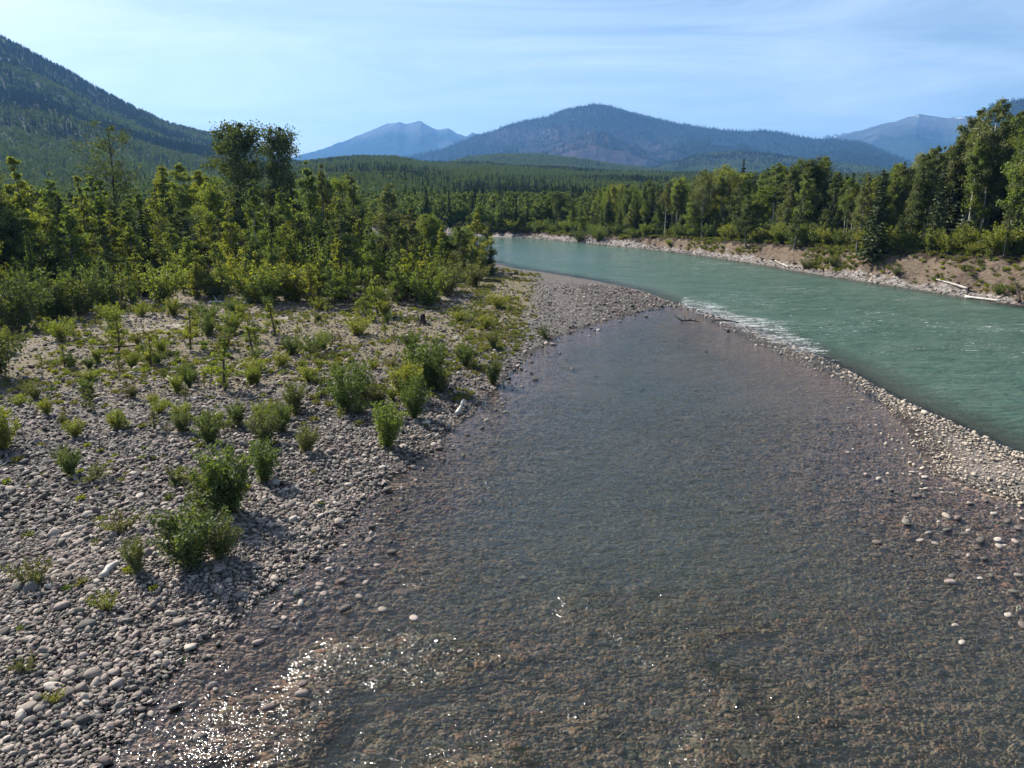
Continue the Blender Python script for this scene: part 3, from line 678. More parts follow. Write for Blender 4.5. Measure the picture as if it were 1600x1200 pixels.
add_proto('cottonwood', 14, lambda: deciduous(14, 0.48, 0.07, 40, 7200, 0.25, 'column', 0.05), 6, 'bark_grey', 'leaf_green')
add_proto('broad', 17, lambda: deciduous(17, 0.56, 0.20, 38, 9500, 0.26, 'oval', 0.08), 5, 'bark_dark', 'leaf_green')
add_proto('aspen', 20, lambda: deciduous(20, 0.28, 0.38, 40, 8200, 0.25, 'dome', 0.06, 0.016, 1.0, 0.62), 5, 'bark_pale', 'leaf_grey')
add_proto('open', 16, lambda: deciduous(16, 0.55, 0.26, 40, 3600, 0.24, 'oval', 0.32, 0.05), 2, 'bark_dark', 'leaf_dark')
add_proto('dense', 16, lambda: deciduous(16, 0.50, 0.22, 50, 10500, 0.26, 'oval', 0.02), 3, 'bark_dark', 'leaf_dark')
add_proto('spruce', 14, lambda: spruce(14, 0.38, 6500, 0.50), 3, 'bark_dark', 'needle')
add_proto('sapling', 4, lambda: deciduous(4, 0.62, 0.04, 24, 1900, 0.13, 'column', 0.08, 0.05), 6, 'twig', 'leaf_yellow')
add_proto('willow', 2.4, lambda: willow(2.4, 0.36, 30, 3600, 0.125), 6, 'twig', 'leaf_willow')
add_proto('bush', 3.0, lambda: willow(3.0, 0.60, 34, 2800, 0.15, 0.6), 5, 'twig', 'leaf_green')
add_proto('herb', 0.8, lambda: willow(0.8, 0.75, 22, 900, 0.075, 0.4), 4, 'twig', 'leaf_olive')

KINDNAME = dict(cottonwood='cottonwood_tree', broad='broadleaf_tree', aspen='aspen_tree', open='old_cottonwood_tree', dense='broadleaf_tree', spruce='spruce_tree', sapling='cottonwood_sapling', willow='willow_shrub', bush='leafy_bush', herb='low_plant')
CATS = dict(cottonwood='tree', broad='tree', aspen='tree', open='tree', dense='tree', spruce='tree', sapling='sapling', willow='shrub', bush='bush', herb='plant')
def plant(kind, P, h, label, group=None, leaf=None, wf=1.0, bark_=None, lean=None, name=None):
    tm, cm, ph = PROTO[kind][rng.integers(len(PROTO[kind]))]
    s = h/ph; r = empty(name or KINDNAME[kind], P, rng.uniform(0, 6.28), (s*wf, s*wf, s))
    if lean: r.rotation_euler = (lean[0], lean[1], r.rotation_euler[2])
    stem = 'trunk' if kind not in ('willow', 'bush', 'herb') else 'stems'
    a = obj(stem, tm, r); b = obj('crown' if stem == 'trunk' else 'foliage', cm, r)
    for o, mm in ((a, bark_), (b, leaf)):
        if mm: o.material_slots[0].link = 'OBJECT'; o.material_slots[0].material = M[mm]
    return tag(r, label, CATS[kind], group)
def plant_px(kind, px, base, top, label, group=None, **kw):
    P = place(px, base); h = top_height(P, top)
    return plant(kind, P, max(h, 0.25), label, group, **kw)

# ------------------------------------------------------------------ scattered instances (uncountable stuff only)
def scatter(name, P, rot, scl, kinds, protos, parent=None):
    me = bpy.data.meshes.new(name); n = len(P); me.vertices.add(n); me.vertices.foreach_set('co', np.asarray(P, np.float32).ravel())
    for nm, arr in (('rot', rot), ('scl', scl)):
        at = me.attributes.new(nm, 'FLOAT_VECTOR', 'POINT'); at.data.foreach_set('vector', np.asarray(arr, np.float32).ravel())
    at = me.attributes.new('kind', 'INT', 'POINT'); at.data.foreach_set('value', np.asarray(kinds, np.int32))
    o = obj(name, me, parent); o['kind'] = 'stuff'
    ng = bpy.data.node_groups.new(name, 'GeometryNodeTree')
    ng.interface.new_socket('Geometry', in_out='INPUT', socket_type='NodeSocketGeometry'); ng.interface.new_socket('Geometry', in_out='OUTPUT', socket_type='NodeSocketGeometry')
    N = ng.nodes.new; gi = N('NodeGroupInput'); go = N('NodeGroupOutput'); jn = N('GeometryNodeJoinGeometry')
    def na(nm, t):
        x = N('GeometryNodeInputNamedAttribute'); x.data_type = t; x.inputs[0].default_value = nm; return x.outputs[0]
    rv = N('FunctionNodeEulerToRotation'); ng.links.new(na('rot', 'FLOAT_VECTOR'), rv.inputs[0]); sv = na('scl', 'FLOAT_VECTOR'); kv = na('kind', 'INT')
    for k, p in enumerate(protos):
        oi = N('GeometryNodeObjectInfo'); oi.inputs['Object'].default_value = p; oi.inputs['As Instance'].default_value = True
        cm = N('FunctionNodeCompare'); cm.data_type = 'INT'; cm.operation = 'EQUAL'
        ng.links.new(kv, cm.inputs[2]); cm.inputs[3].default_value = k
        ip = N('GeometryNodeInstanceOnPoints'); ng.links.new(gi.outputs[0], ip.inputs['Points']); ng.links.new(cm.outputs[0], ip.inputs['Selection'])
        ng.links.new(oi.outputs['Geometry'], ip.inputs['Instance']); ng.links.new(rv.outputs[0], ip.inputs['Rotation']); ng.links.new(sv, ip.inputs['Scale'])
        ng.links.new(ip.outputs[0], jn.inputs[0])
    ng.links.new(jn.outputs[0], go.inputs[0])
    md = o.modifiers.new('scatter', 'NODES'); md.node_group = ng
    return o
def loose(name, me): return bpy.data.objects.new(name, me)     # mesh source for instances, not in the scene itself

# far forest: valley floor and hills
def far_dec(h, leaves, leaf, w): return deciduous(h, w, 0.12, 16, leaves, leaf, 'oval', 0.0)
FT = [far_dec(18, 900, 0.9, 0.42).both('far_tree', M['bark_grey'], M['far_leaf']), far_dec(18, 900, 0.9, 0.50).both('far_tree', M['bark_grey'], M['far_leaf']),
      deciduous(18, 0.34, 0.15, 16, 900, 0.85, 'column').both('far_tree', M['bark_grey'], M['far_leaf']),
      spruce(18, 0.27, 1100, 1.1).both('far_spruce', M['bark_dark'], M['far_needle']), spruce(18, 0.22, 1000, 1.0).both('far_spruce', M['bark_dark'], M['far_needle'])]
FTO = [loose('far_tree', m) for m in FT]
def polar_pts(n, r0, r1, a0, a1, dens):
    r = np.linspace(r0, r1, 400); w = r*dens(r); c = np.cumsum(w); c /= c[-1]
    rs = np.interp(rng.random(n), c, r); th = rng.uniform(a0, a1, n); return rs*np.sin(th), rs*np.cos(th), rs, th
x, y, r_, th = polar_pts(150000, 225, 4000, R(-41), R(41), lambda r: 1/(3.6+r/380)**2)
z, J = terrain(x, y, True)
px, py, _ = project(np.stack([x, y, z], -1))
ok = ~J['inR'] & ~J['side'] & ~J['inS'] & (J['R'] < -2.0) & ~(J['inB'])
ok &= ~((r_ < 250) & (th > 0.06))
x, y, r_, th, z = x[ok], y[ok], r_[ok], th[ok], z[ok]
con = fbm(x/160, y/160, 4, 201)+0.10*smooth(1150, 1480, r_)*(r_ < 1750)*(th < 0.1)+0.22*smooth(2900, 3500, r_)+0.26*smooth(-0.22, -0.42, th)*smooth(1100, 2000, r_)-0.10*smooth(1900, 2300, r_)*(r_ < 2750)*(th > -0.2)
isc = con+rng.normal(size=len(x))*0.09 > 0.70
kinds = np.where(isc, rng.integers(3, 5, len(x)), rng.integers(0, 3, len(x)))
s = rng.uniform(0.75, 1.15, len(x))*np.where(isc, 1.08, 0.92)*(0.75+0.4*fbm(x/90, y/90, 3, 203)); s *= 0.62
wid = s*(1.08+0.85*smooth(800, 2300, r_))
scatter('distant_forest', np.stack([x, y, z-0.3], -1), np.stack([0*x, 0*x, rng.uniform(0, 6.28, len(x))], -1), np.stack([wid, wid, s], -1), kinds, FTO)
def mountain_trees(mt, n, tmin, seed, smin, smax, keep=None):
    o, X, Y, Z, A, T = mt; na = len(np.unique(A)); w = np.where((T > tmin) & (T < 1.06), 1.0, 0); w /= w.sum()
    i = rng.choice(len(X), n, p=w); P = np.stack([X[i], Y[i], Z[i]-2], -1)+np.stack([rng.normal(size=n)*9, rng.normal(size=n)*9, np.zeros(n)], -1)
    s_ = rng.uniform(smin, smax, n)
    scatter('mountain_forest', P, np.stack([np.zeros(n), np.zeros(n), rng.uniform(0, 6.28, n)], -1), np.stack([s_*1.5, s_*1.5, s_], -1), 3+rng.integers(0, 2, n), FTO, o)
mountain_trees(mtE, 26000, 0.30, 1, 0.8, 1.5)
mountain_trees(mtI, 5000, 0.4, 2, 0.8, 1.4)

TINT = dict(leaf_green='green', leaf_yellow='yellow-green', leaf_grey='grey-green', leaf_dark='dark green', leaf_olive='olive', leaf_willow='fresh green', needle='dark')
NOUN = dict(cottonwood='cottonwood', broad='broad tree', aspen='slim tree', open='thin tree', dense='dense tree', spruce='conifer', sapling='sapling', willow='willow', bush='bush', herb='plant')
SEEN = {}
def describe(kind, lf, P, h, marks, sizes_):
    """words for a thing among many: look first, then the nearest landmark and the side of it"""
    qx, qy, dep = project(np.asarray(P, float)); size = sizes_[0] if h < sizes_[3] else (sizes_[1] if h < sizes_[4] else sizes_[2])
    for m in sorted(marks, key=lambda q: abs(q[0]-qx)+0.6*abs(q[1]-qy))[:5]:
        dx = qx-m[0]; dy = qy-m[1]
        fb = 'far behind' if dy < -26 else ('behind' if dy < -9 else ('' if dy < 9 else ('before' if dy < 26 else 'well before')))
        lr = '' if abs(dx) < 9 else (('just ' if abs(dx) < 24 else ('' if abs(dx) < 60 else 'well '))+('left of' if dx < 0 else 'right of'))
        where = fb+(' and ' if fb and lr else '')+lr or 'right beside'
        lab = f"{size} {TINT.get(lf or 'needle', 'green')} {NOUN[kind]} {where} {m[2]}"
        if lab not in SEEN: break
    SEEN[lab] = 1
    return lab
# ------------------------------------------------------------------ left stand: trees one can tell apart
LS = [  # kind, px, base row, top row, leaf, width factor, label
 ('cottonwood', 46, 452, 234, 'leaf_yellow', 1.15, 'yellow-green cottonwood, tallest near the left edge of the stand'),
 ('broad', 2, 456, 246, 'leaf_grey', 0.8, 'grey-green tree cut by the left edge of the picture'),
 ('cottonwood', 96, 440, 262, 'leaf_green', 1.0, 'green cottonwood between the yellow-green tree and the bare-limbed tree'),
 ('cottonwood', 140, 436, 266, 'leaf_yellow', 0.9, 'yellow-tinged cottonwood just left of the bare-limbed old tree'),
 ('open', 187, 424, 190, 'leaf_dark', 1.05, 'old bare-limbed cottonwood with dark trunk and thin leaves above the left stand'),
 ('aspen', 272, 408, 256, 'leaf_yellow', 1.15, 'bright green slim tree, leftmost of the thin-trunked clump'),
 ('aspen', 296, 412, 252, 'leaf_yellow', 1.2, 'bright green slim tree in the middle of the thin-trunked clump'),
 ('aspen', 322, 410, 262, 'leaf_yellow', 1.1, 'bright green slim tree, rightmost of the thin-trunked clump'),
 ('dense', 392, 404, 186, 'leaf_dark', 1.05, 'tall dark full-crowned cottonwood, left of the dark pair against the sky'),
 ('dense', 449, 408, 192, 'leaf_dark', 0.72, 'tall dark narrow cottonwood, right of the dark pair against the sky'),
 ('cottonwood', 408, 446, 276, 'leaf_green', 1.0, 'light green cottonwood standing in front of the dark tall pair'),
 ('cottonwood', 372, 440, 300, 'leaf_yellow', 1.0, 'small yellow-green cottonwood left below the dark tall pair'),
 ('cottonwood', 452, 440, 285, 'leaf_green', 0.95, 'green cottonwood right below the dark tall pair'),
 ('cottonwood', 492, 436, 243, 'leaf_green', 0.95, 'pointed cottonwood, first spire right of the dark pair'),
 ('cottonwood', 517, 432, 248, 'leaf_grey', 0.9, 'grey-green pointed cottonwood, second spire right of the dark pair'),
 ('cottonwood', 556, 428, 256, 'leaf_grey', 1.0, 'grey-green pointed cottonwood, third spire right of the dark pair'),
 ('cottonwood', 607, 424, 269, 'leaf_grey', 1.05, 'grey-green pointed cottonwood, rightmost tall spire of the left stand'),
 ('cottonwood', 648, 432, 318, 'leaf_olive', 1.2, 'olive cottonwood shorter than and right of the rightmost tall spire'),
 ('cottonwood', 585, 462, 338, 'leaf_green', 1.1, 'green cottonwood in the front row below the grey spires'),
 ('cottonwood', 535, 448, 300, 'leaf_dark', 1.1, 'dark green cottonwood deep between the grey spires'),
 ('cottonwood', 749, 431, 322, 'leaf_yellow', 1.15, 'tall cottonwood at the river end of the stand, last before the water'),
 ('cottonwood', 722, 434, 345, 'leaf_grey', 1.2, 'grey-green cottonwood just left of the last tree before the water'),
 ('cottonwood', 690, 436, 365, 'leaf_green', 1.3, 'short rounded cottonwood three trees from the river end of the stand'),
 ('spruce', 767, 430, 372, 'needle', 0.95, 'small dark conifer hugging the last tree before the water'),
 ('spruce', 62, 488, 366, 'leaf_green', 0.9, 'young light green conifer poking up from the bushes near the left edge'),
 ('cottonwood', 218, 466, 388, 'leaf_yellow', 1.6, 'round yellow-green young tree at the sand edge under the bare-limbed tree'),
 ('cottonwood', 303, 462, 358, 'leaf_yellow', 1.5, 'bright young cottonwood below the thin-trunked clump'),
 ('cottonwood', 348, 466, 372, 'leaf_green', 1.3, 'green young cottonwood right of the bright one below the thin-trunked clump'),
 ('sapling', 486, 478, 402, 'leaf_yellow', 1.0, 'young tree with level branches standing free on the sand, left of two'),
 ('sapling', 520, 482, 408, 'leaf_green', 1.1, 'young leafy tree on the sand right of the level-branched one'),
 ('sapling', 590, 492, 418, 'leaf_yellow', 1.15, 'bright young tree on thin dark trunk in front of the stand'),
 ('sapling', 572, 500, 440, 'leaf_green', 0.9, 'small tree with leaning dark trunk in front of the bright young tree'),
 ('bush', 668, 478, 412, 'leaf_green', 1.0, 'broad green bush at the sand edge right of the bright young tree'),
 ('bush', 625, 470, 415, 'leaf_dark', 1.0, 'dark bush in the front row behind the bright young tree'),
 ('bush', 700, 462, 400, 'leaf_grey', 1.0, 'grey-green bush below the river end of the stand'),
 ('bush', 740, 448, 405, 'leaf_olive', 1.2, 'olive bush at the foot of the last trees before the water'),
 ('bush', 28, 515, 418, 'leaf_dark', 1.15, 'big dark bush filling the left edge above the sand'),
 ('bush', 84, 498, 415, 'leaf_willow', 1.1, 'mid green bush right of the big dark bush at the left edge'),
 ('bush', 130, 490, 425, 'leaf_dark', 1.1, 'dark green bush second from the big dark bush'),
 ('bush', 170, 482, 408, 'leaf_willow', 1.0, 'leafy bush third from the big dark bush'),
 ('bush', 255, 474, 405, 'leaf_green', 1.1, 'green bush between the round yellow-green tree and the bright young cottonwood'),
 ('bush', 420, 474, 415, 'leaf_willow', 1.2, 'green bush on the sand edge below the light green cottonwood'),
 ('bush', 455, 470, 408, 'leaf_dark', 1.1, 'dark bush left of the level-branched young tree'),
]
for k, px_, b, t, lf, wf, lab in LS: plant_px(k, px_, b, t, lab, 'trees and bushes of the left stand', leaf=lf, wf=wf)
# the crowd behind and between them
LM_LEFT = [(46, 452, 'the leftmost yellow-green cottonwood'), (120, 440, 'the old tree'), (187, 424, 'the bare-limbed old tree'), (245, 420, 'the gap by the clump'), (296, 412, 'the thin-trunked clump'), (350, 420, 'the small tree by the dark pair'),
           (392, 404, "the dark pair's left tree"), (449, 408, "the dark pair's right tree"), (492, 436, 'the first spire'), (556, 428, 'the third spire'), (607, 424, 'the rightmost tall spire'), (660, 432, 'the olive cottonwood'), (735, 432, 'the last trees before the water')]
ENV = np.array([(-200, 235), (0, 244), (60, 256), (120, 258), (185, 262), (250, 262), (340, 264), (420, 262), (500, 260), (560, 272), (620, 292), (660, 325), (700, 352), (760, 378)], float)
FRONT = np.array([(-200, 520), (0, 480), (120, 466), (250, 450), (400, 446), (520, 446), (640, 446), (700, 436), (770, 428)], float)
for i in range(176):
    px_ = rng.uniform(-120, 745) if i < 156 else rng.uniform(640, 765); f = float(np.interp(px_, *FRONT.T)); u = rng.random()
    b = f-2-u*(f-398)*0.95; e = float(np.interp(px_, *ENV.T)); t = e+rng.uniform(0, 62)+(0 if u > 0.35 else rng.uniform(10, 60))
    if i >= 156: t = rng.uniform(332, 372); b = rng.uniform(412, 430)
    if b-t < 18: t = b-22
    k = rng.choice(['cottonwood', 'cottonwood', 'broad', 'spruce', 'dense'], p=[.44, .28, .1, .14, .04]); lf = {'cottonwood': ['leaf_green', 'leaf_dark', 'leaf_yellow', 'leaf_grey'][rng.choice(4, p=[.40, .10, .38, .12])]}.get(k)
    P = place(px_, b); h = max(top_height(P, t), 1.0); lf = lf or {'broad': 'leaf_green', 'dense': 'leaf_dark'}.get(k)
    lab = describe(k, lf, P, h, LM_LEFT, ('low', 'mid-sized', 'tall', 7.0, 11.0))
    plant(k, P, h, lab, 'conifers inside the left stand' if k == 'spruce' else 'crowded trees inside the left stand', leaf=lf, wf=rng.uniform(1.0, 1.45))
LM_FRONT = [(28, 515, 'the big dark bush'), (130, 490, 'the second dark bush'), (218, 466, 'the round yellow-green young tree'), (303, 462, 'the bright young cottonwood'), (348, 466, 'the white log on the sand'), (410, 474, 'the half-buried dark log'), (486, 478, 'the level-branched young tree'), (590, 492, 'the bright thin-trunked tree'), (668, 478, 'the broad green bush')]
for i in range(46):
    px_ = rng.uniform(-60, 720); f = float(np.interp(px_, *FRONT.T)); b = f+rng.uniform(0, 26)
    k = rng.choice(['bush', 'sapling', 'cottonwood'], p=[.3, .4, .3]); lf = ['leaf_green', 'leaf_yellow', 'leaf_yellow', 'leaf_dark'][rng.integers(4)]; P = place(px_, b); h = top_height(P, b-rng.uniform(30, 80))
    plant(k, P, h, describe(k, lf, P, h, LM_FRONT, ('low', 'head-high', 'tall', 2.4, 4.0)), 'undergrowth fronting the left stand', leaf=lf, wf=rng.uniform(0.9, 1.4))
for i in range(34):                               # bright young trees stepping down to the river bend
    px_ = rng.uniform(380, 770); f = float(np.interp(px_, *FRONT.T)); b = f+rng.uniform(-6, 34)*(1 if px_ < 700 else .4); k = rng.choice(['cottonwood', 'sapling', 'sapling']); lf = ['leaf_yellow', 'leaf_green', 'leaf_yellow', 'leaf_willow'][rng.integers(4)]
    P = place(px_, b); h = top_height(P, b-rng.uniform(48, 105)*(1 if px_ < 690 else .7))
    plant(k, P, h, describe(k, lf, P, h, LM_FRONT+LM_LEFT[-3:], ('short', 'half-grown', 'slender', 4.0, 6.0)), 'young trees stepping down to the bend', leaf=lf, wf=rng.uniform(0.85, 1.15))
# two trees out of frame on the left whose shade reaches the bar
plant('cottonwood', place(-105, 585), 5.5, 'tree beyond the left edge shading the sand', 'trees beyond the left edge')
plant('bush', place(-14, 596), 3.6, 'dark bush at the left edge beside a patch of shade', leaf='leaf_dark', wf=1.3)
plant('broad', place(-52, 582), 6.5, 'leafy tree beyond the left edge behind the shade patch', 'trees beyond the left edge')

# ------------------------------------------------------------------ right bank
RB = [
 ('aspen', 1206, 372, 252, 'leaf_green', 1.25, 'bark_pale', 'white-trunked tree, first of the tall row right of the yellow-green crowns'),
 ('aspen', 1240, 366, 246, 'leaf_green', 0.9, 'bark_pale', 'slim white-trunked tree, second of the tall row'),
 ('aspen', 1278, 372, 241, 'leaf_green', 1.0, 'bark_pale', 'white-trunked tree with full pointed crown, third of the tall row'),
 ('aspen', 1308, 376, 290, 'leaf_grey', 1.0, 'bark_pale', 'shorter white-trunked tree just right of the tall row'),
 ('spruce', 1363, 408, 262, 'needle', 1.05, 'bark_dark', 'big dark spruce standing on the lip of the bank'),
 ('cottonwood', 1338, 392, 272, 'leaf_grey', 0.9, 'bark_grey', 'grey-green tree just left of the big dark spruce'),
 ('aspen', 1395, 382, 256, 'leaf_grey', 0.95, 'bark_pale', 'grey-green aspen just right of the big dark spruce'),
 ('aspen', 1441, 378, 226, 'leaf_grey', 0.8, 'bark_pale', 'leaning aspen with long bright white trunk'),
 ('aspen', 1487, 380, 178, 'leaf_grey', 1.0, 'bark_pale', 'tall white-trunked aspen, left of the tallest group'),
 ('aspen', 1500, 366, 166, 'leaf_grey', 0.9, 'bark_pale', 'tall white-trunked aspen, second of the tallest group'),
 ('aspen', 1528, 386, 150, 'leaf_grey', 1.05, 'bark_pale', 'tallest aspen on the right bank, crown high against the sky'),
 ('aspen', 1512, 372, 185, 'leaf_green', 0.9, 'bark_pale', 'green-topped aspen inside the tallest group'),
 ('cottonwood', 1592, 392, 138, 'leaf_green', 0.9, 'bark_dark', 'big green tree cut by the right edge of the picture'),
 ('cottonwood', 1562, 380, 168, 'leaf_dark', 0.85, 'bark_dark', 'dark green tree between the tallest aspen and the right edge'),
 ('aspen', 1567, 404, 335, 'leaf_grey', 0.45, 'bark_pale', 'thin pale sapling with bare trunk on the bank lip near the right edge'),
 ('cottonwood', 1452, 372, 226, 'leaf_green', 1.0, 'bark_dark', 'green tree behind the leaning aspen'),
 ('broad', 1420, 366, 236, 'leaf_yellow', 0.7, 'bark_dark', 'yellow-green tree between the spruce and the leaning aspen'),
 ('broad', 1060, 366, 276, 'leaf_yellow', 0.9, 'bark_pale', 'yellow-green crown, left of the two bright tops on the far bank'),
 ('broad', 1130, 368, 258, 'leaf_yellow', 1.1, 'bark_pale', 'broad yellow-green crown, right of the two bright tops on the far bank'),
 ('broad', 1096, 372, 268, 'leaf_olive', 0.9, 'bark_pale', 'olive half-bare tree between the two bright tops'),
 ('aspen', 1095, 370, 262, 'leaf_green', 0.8, 'bark_pale', 'slim pale-trunked tree rising between the two bright tops'),
 ('aspen', 1038, 370, 284, 'leaf_olive', 0.9, 'bark_pale', 'thin pale-trunked tree left of the two bright tops'),
 ('aspen', 975, 366, 292, 'leaf_green', 0.9, 'bark_pale', 'pale-trunked tree, left of the three trunks near the bend'),
 ('aspen', 983, 366, 290, 'leaf_green', 0.9, 'bark_pale', 'pale-trunked tree, middle of the three trunks near the bend'),
 ('aspen', 990, 367, 296, 'leaf_green', 0.9, 'bark_pale', 'pale-trunked tree, right of the three trunks near the bend'),
 ('spruce', 1153, 366, 246, 'needle', 0.6, 'bark_dark', 'dark spruce tip showing behind the right bright top'),
 ('cottonwood', 1165, 388, 300, 'leaf_dark', 1.2, 'bark_grey', 'dark green tree at the water below the right bright top'),
 ('cottonwood', 1240, 392, 318, 'leaf_dark', 1.2, 'bark_grey', 'low dark tree under the slim white-trunked tree'),
]
for k, px_, b, t, lf, wf, bk, lab in RB:
    plant_px(k, px_, b, t, lab, 'trees along the right bank', leaf=lf, wf=wf, bark_=bk, lean=(0.03, 0.075) if 'leaning' in lab else None)
ENVR = np.array([(760, 338), (800, 322), (850, 309), (900, 303), (950, 296), (1000, 286), (1050, 282), (1100, 275), (1165, 272), (1200, 262), (1250, 256), (1290, 258), (1320, 280), (1360, 276), (1400, 258), (1440, 235), (1470, 212), (1500, 190), (1530, 180), (1560, 180), (1600, 160), (1800, 140)], float)
def bank_base(px_, back):
    """a point on top of the right bank, back metres behind the water's edge"""
    P = gp(px_, float(np.interp(px_, [700, 770, 900, 960, 1030, 1100, 1200, 1300, 1400, 1500, 1600, 1800], [366, 370, 378, 384, 391, 400, 415, 432, 447, 463, 478, 508])))
    d = P/np.hypot(*P)*0.4+np.array([0.35, 0.80])*0.6; d /= np.hypot(*d)
    bs = np.arange(0, 26, 0.4); _, Jb = terrain(P[0]+d[0]*bs, P[1]+d[1]*bs, True)
    k = np.nonzero((Jb['t'] > 0.97) & (Jb['R'] < -2))[0]; b0 = bs[k[0]] if len(k) else 8.0
    Q = P+d*(b0+back)
    return np.array([Q[0], Q[1], float(terrain(Q[0], Q[1])[0])])
TRUNKS = [1205, 1240, 1278, 1307, 1441, 1487, 1499, 1527, 1038, 1095]
LM_RIGHT = [(720, 362, 'the opening above the left bank'), (800, 362, 'the start of the far bend'), (850, 362, 'the middle of the far bend'), (905, 366, 'the bush over the bend'), (983, 372, 'the three pale trunks'), (1038, 376, 'the thin pale trunk'), (1060, 372, 'the left bright top'), (1130, 374, 'the right bright top'), (1206, 372, "the tall row's first trunk"),
            (1240, 366, "the tall row's second trunk"), (1278, 372, "the tall row's third trunk"), (1338, 392, 'the tree by the spruce'), (1363, 408, 'the big dark spruce'), (1395, 382, 'the aspen right of the spruce'), (1441, 378, 'the leaning aspen'), (1500, 370, 'the tallest aspen group'), (1562, 385, 'the thin pale sapling'), (1600, 392, 'the right picture edge')]
for i in range(290):
    px_ = rng.uniform(690, 1720); back = (rng.uniform(5, 42) if i < 200 else rng.uniform(9, 20)) if i > 70 else rng.uniform(1, 8); P = bank_base(px_, back)
    qx, _, _ = project(P); e = float(np.interp(qx, *ENVR.T)); t = e-12+rng.uniform(0, 36)+(rng.uniform(5, 30) if back < 8 else 0)
    h = top_height(P, t)
    if h < 4 or (back < 9 and min(abs(qx-q) for q in TRUNKS) < 11): continue
    k = rng.choice(['cottonwood', 'broad', 'aspen', 'spruce', 'dense'], p=[.34, .32, .14, .13, .07] if qx < 1000 else ([.34, .12, .38, .14, .02] if qx < 1300 else [.36, .02, .48, .14, 0])); lf = ['leaf_green', 'leaf_dark', 'leaf_grey', 'leaf_yellow'][rng.choice(4, p=[.42, .34, .16, .08])] if k != 'spruce' else None
    lf = lf or 'needle'
    zone = 'far bend of the river' if qx < 960 else ('middle of the right bank' if qx < 1330 else 'high end of the right bank')
    plant(k, P, min(h, 27), describe(k, lf, P, h, LM_RIGHT, ('low', 'mid-sized', 'tall', 9.0, 14.0)), 'forest wall on the '+zone, leaf=lf, wf=rng.uniform(0.9, 1.2) if qx < 1300 else rng.uniform(0.72, 0.95))
for i in range(60):                               # low trees filling the wall behind the fringe
    px_ = rng.uniform(880, 1660); P = bank_base(px_, rng.uniform(1.5, 6)); k = rng.choice(['cottonwood', 'cottonwood', 'spruce']); lf = ['leaf_green', 'leaf_dark', 'leaf_grey'][rng.integers(3)] if k != 'spruce' else 'needle'; h = rng.uniform(4.5, 9)
    if min(abs(project(P)[0]-q) for q in TRUNKS) < 9: continue
    plant(k, P, h, describe(k, lf, P, h, LM_RIGHT, ('young', 'low', 'half-grown', 5.5, 7.2)), 'low trees behind the fringe of the right bank', leaf=lf, wf=rng.uniform(1.0, 1.4))
for i in range(95):                               # shrubs along the lip of the bank
    px_ = rng.uniform(770, 1660); P = bank_base(px_, rng.uniform(-0.2, 3.0)); 
    k = 'bush' if rng.random() < .7 else 'willow'; lf = ['leaf_yellow', 'leaf_green', 'leaf_willow', 'leaf_yellow'][rng.integers(4)]; h = rng.uniform(1.6, 4.2)
    plant(k, P, h, describe(k, lf, P, h, LM_RIGHT, ('low', 'head-high', 'tall', 2.4, 3.4)), 'shrubs fringing the lip of the right bank', leaf=lf, wf=rng.uniform(1.0, 1.5))
for px_, b, t, lf, lab in [(1400, 432, 414, 'leaf_dark', 'dark round bush slumped on the bare earth bank below the spruce'), (1300, 418, 398, 'leaf_dark', 'dark bush sliding down the bank left of the bare earth'),
                           (1258, 421, 402, 'leaf_dark', 'small dark bush at the water left of the sliding bush'), (1458, 440, 430, 'leaf_green', 'small green tuft on the bank above the bleached log'),
                           (1560, 462, 440, 'leaf_green', 'green bush low on the eroded bank near the right edge'), (1582, 460, 444, 'leaf_olive', 'olive bush low on the eroded bank at the right edge'),
                           (1045, 384, 372, 'leaf_yellow', 'bright yellow-green bush on the bank below the left bright top'), (935, 377, 352, 'leaf_green', 'light green rounded bush at the water near the bend'), (905, 378, 356, 'leaf_dark', 'dark green bush hanging over the water near the bend')]:
    plant_px('bush', px_, b, t, lab, leaf=lf, wf=1.25)

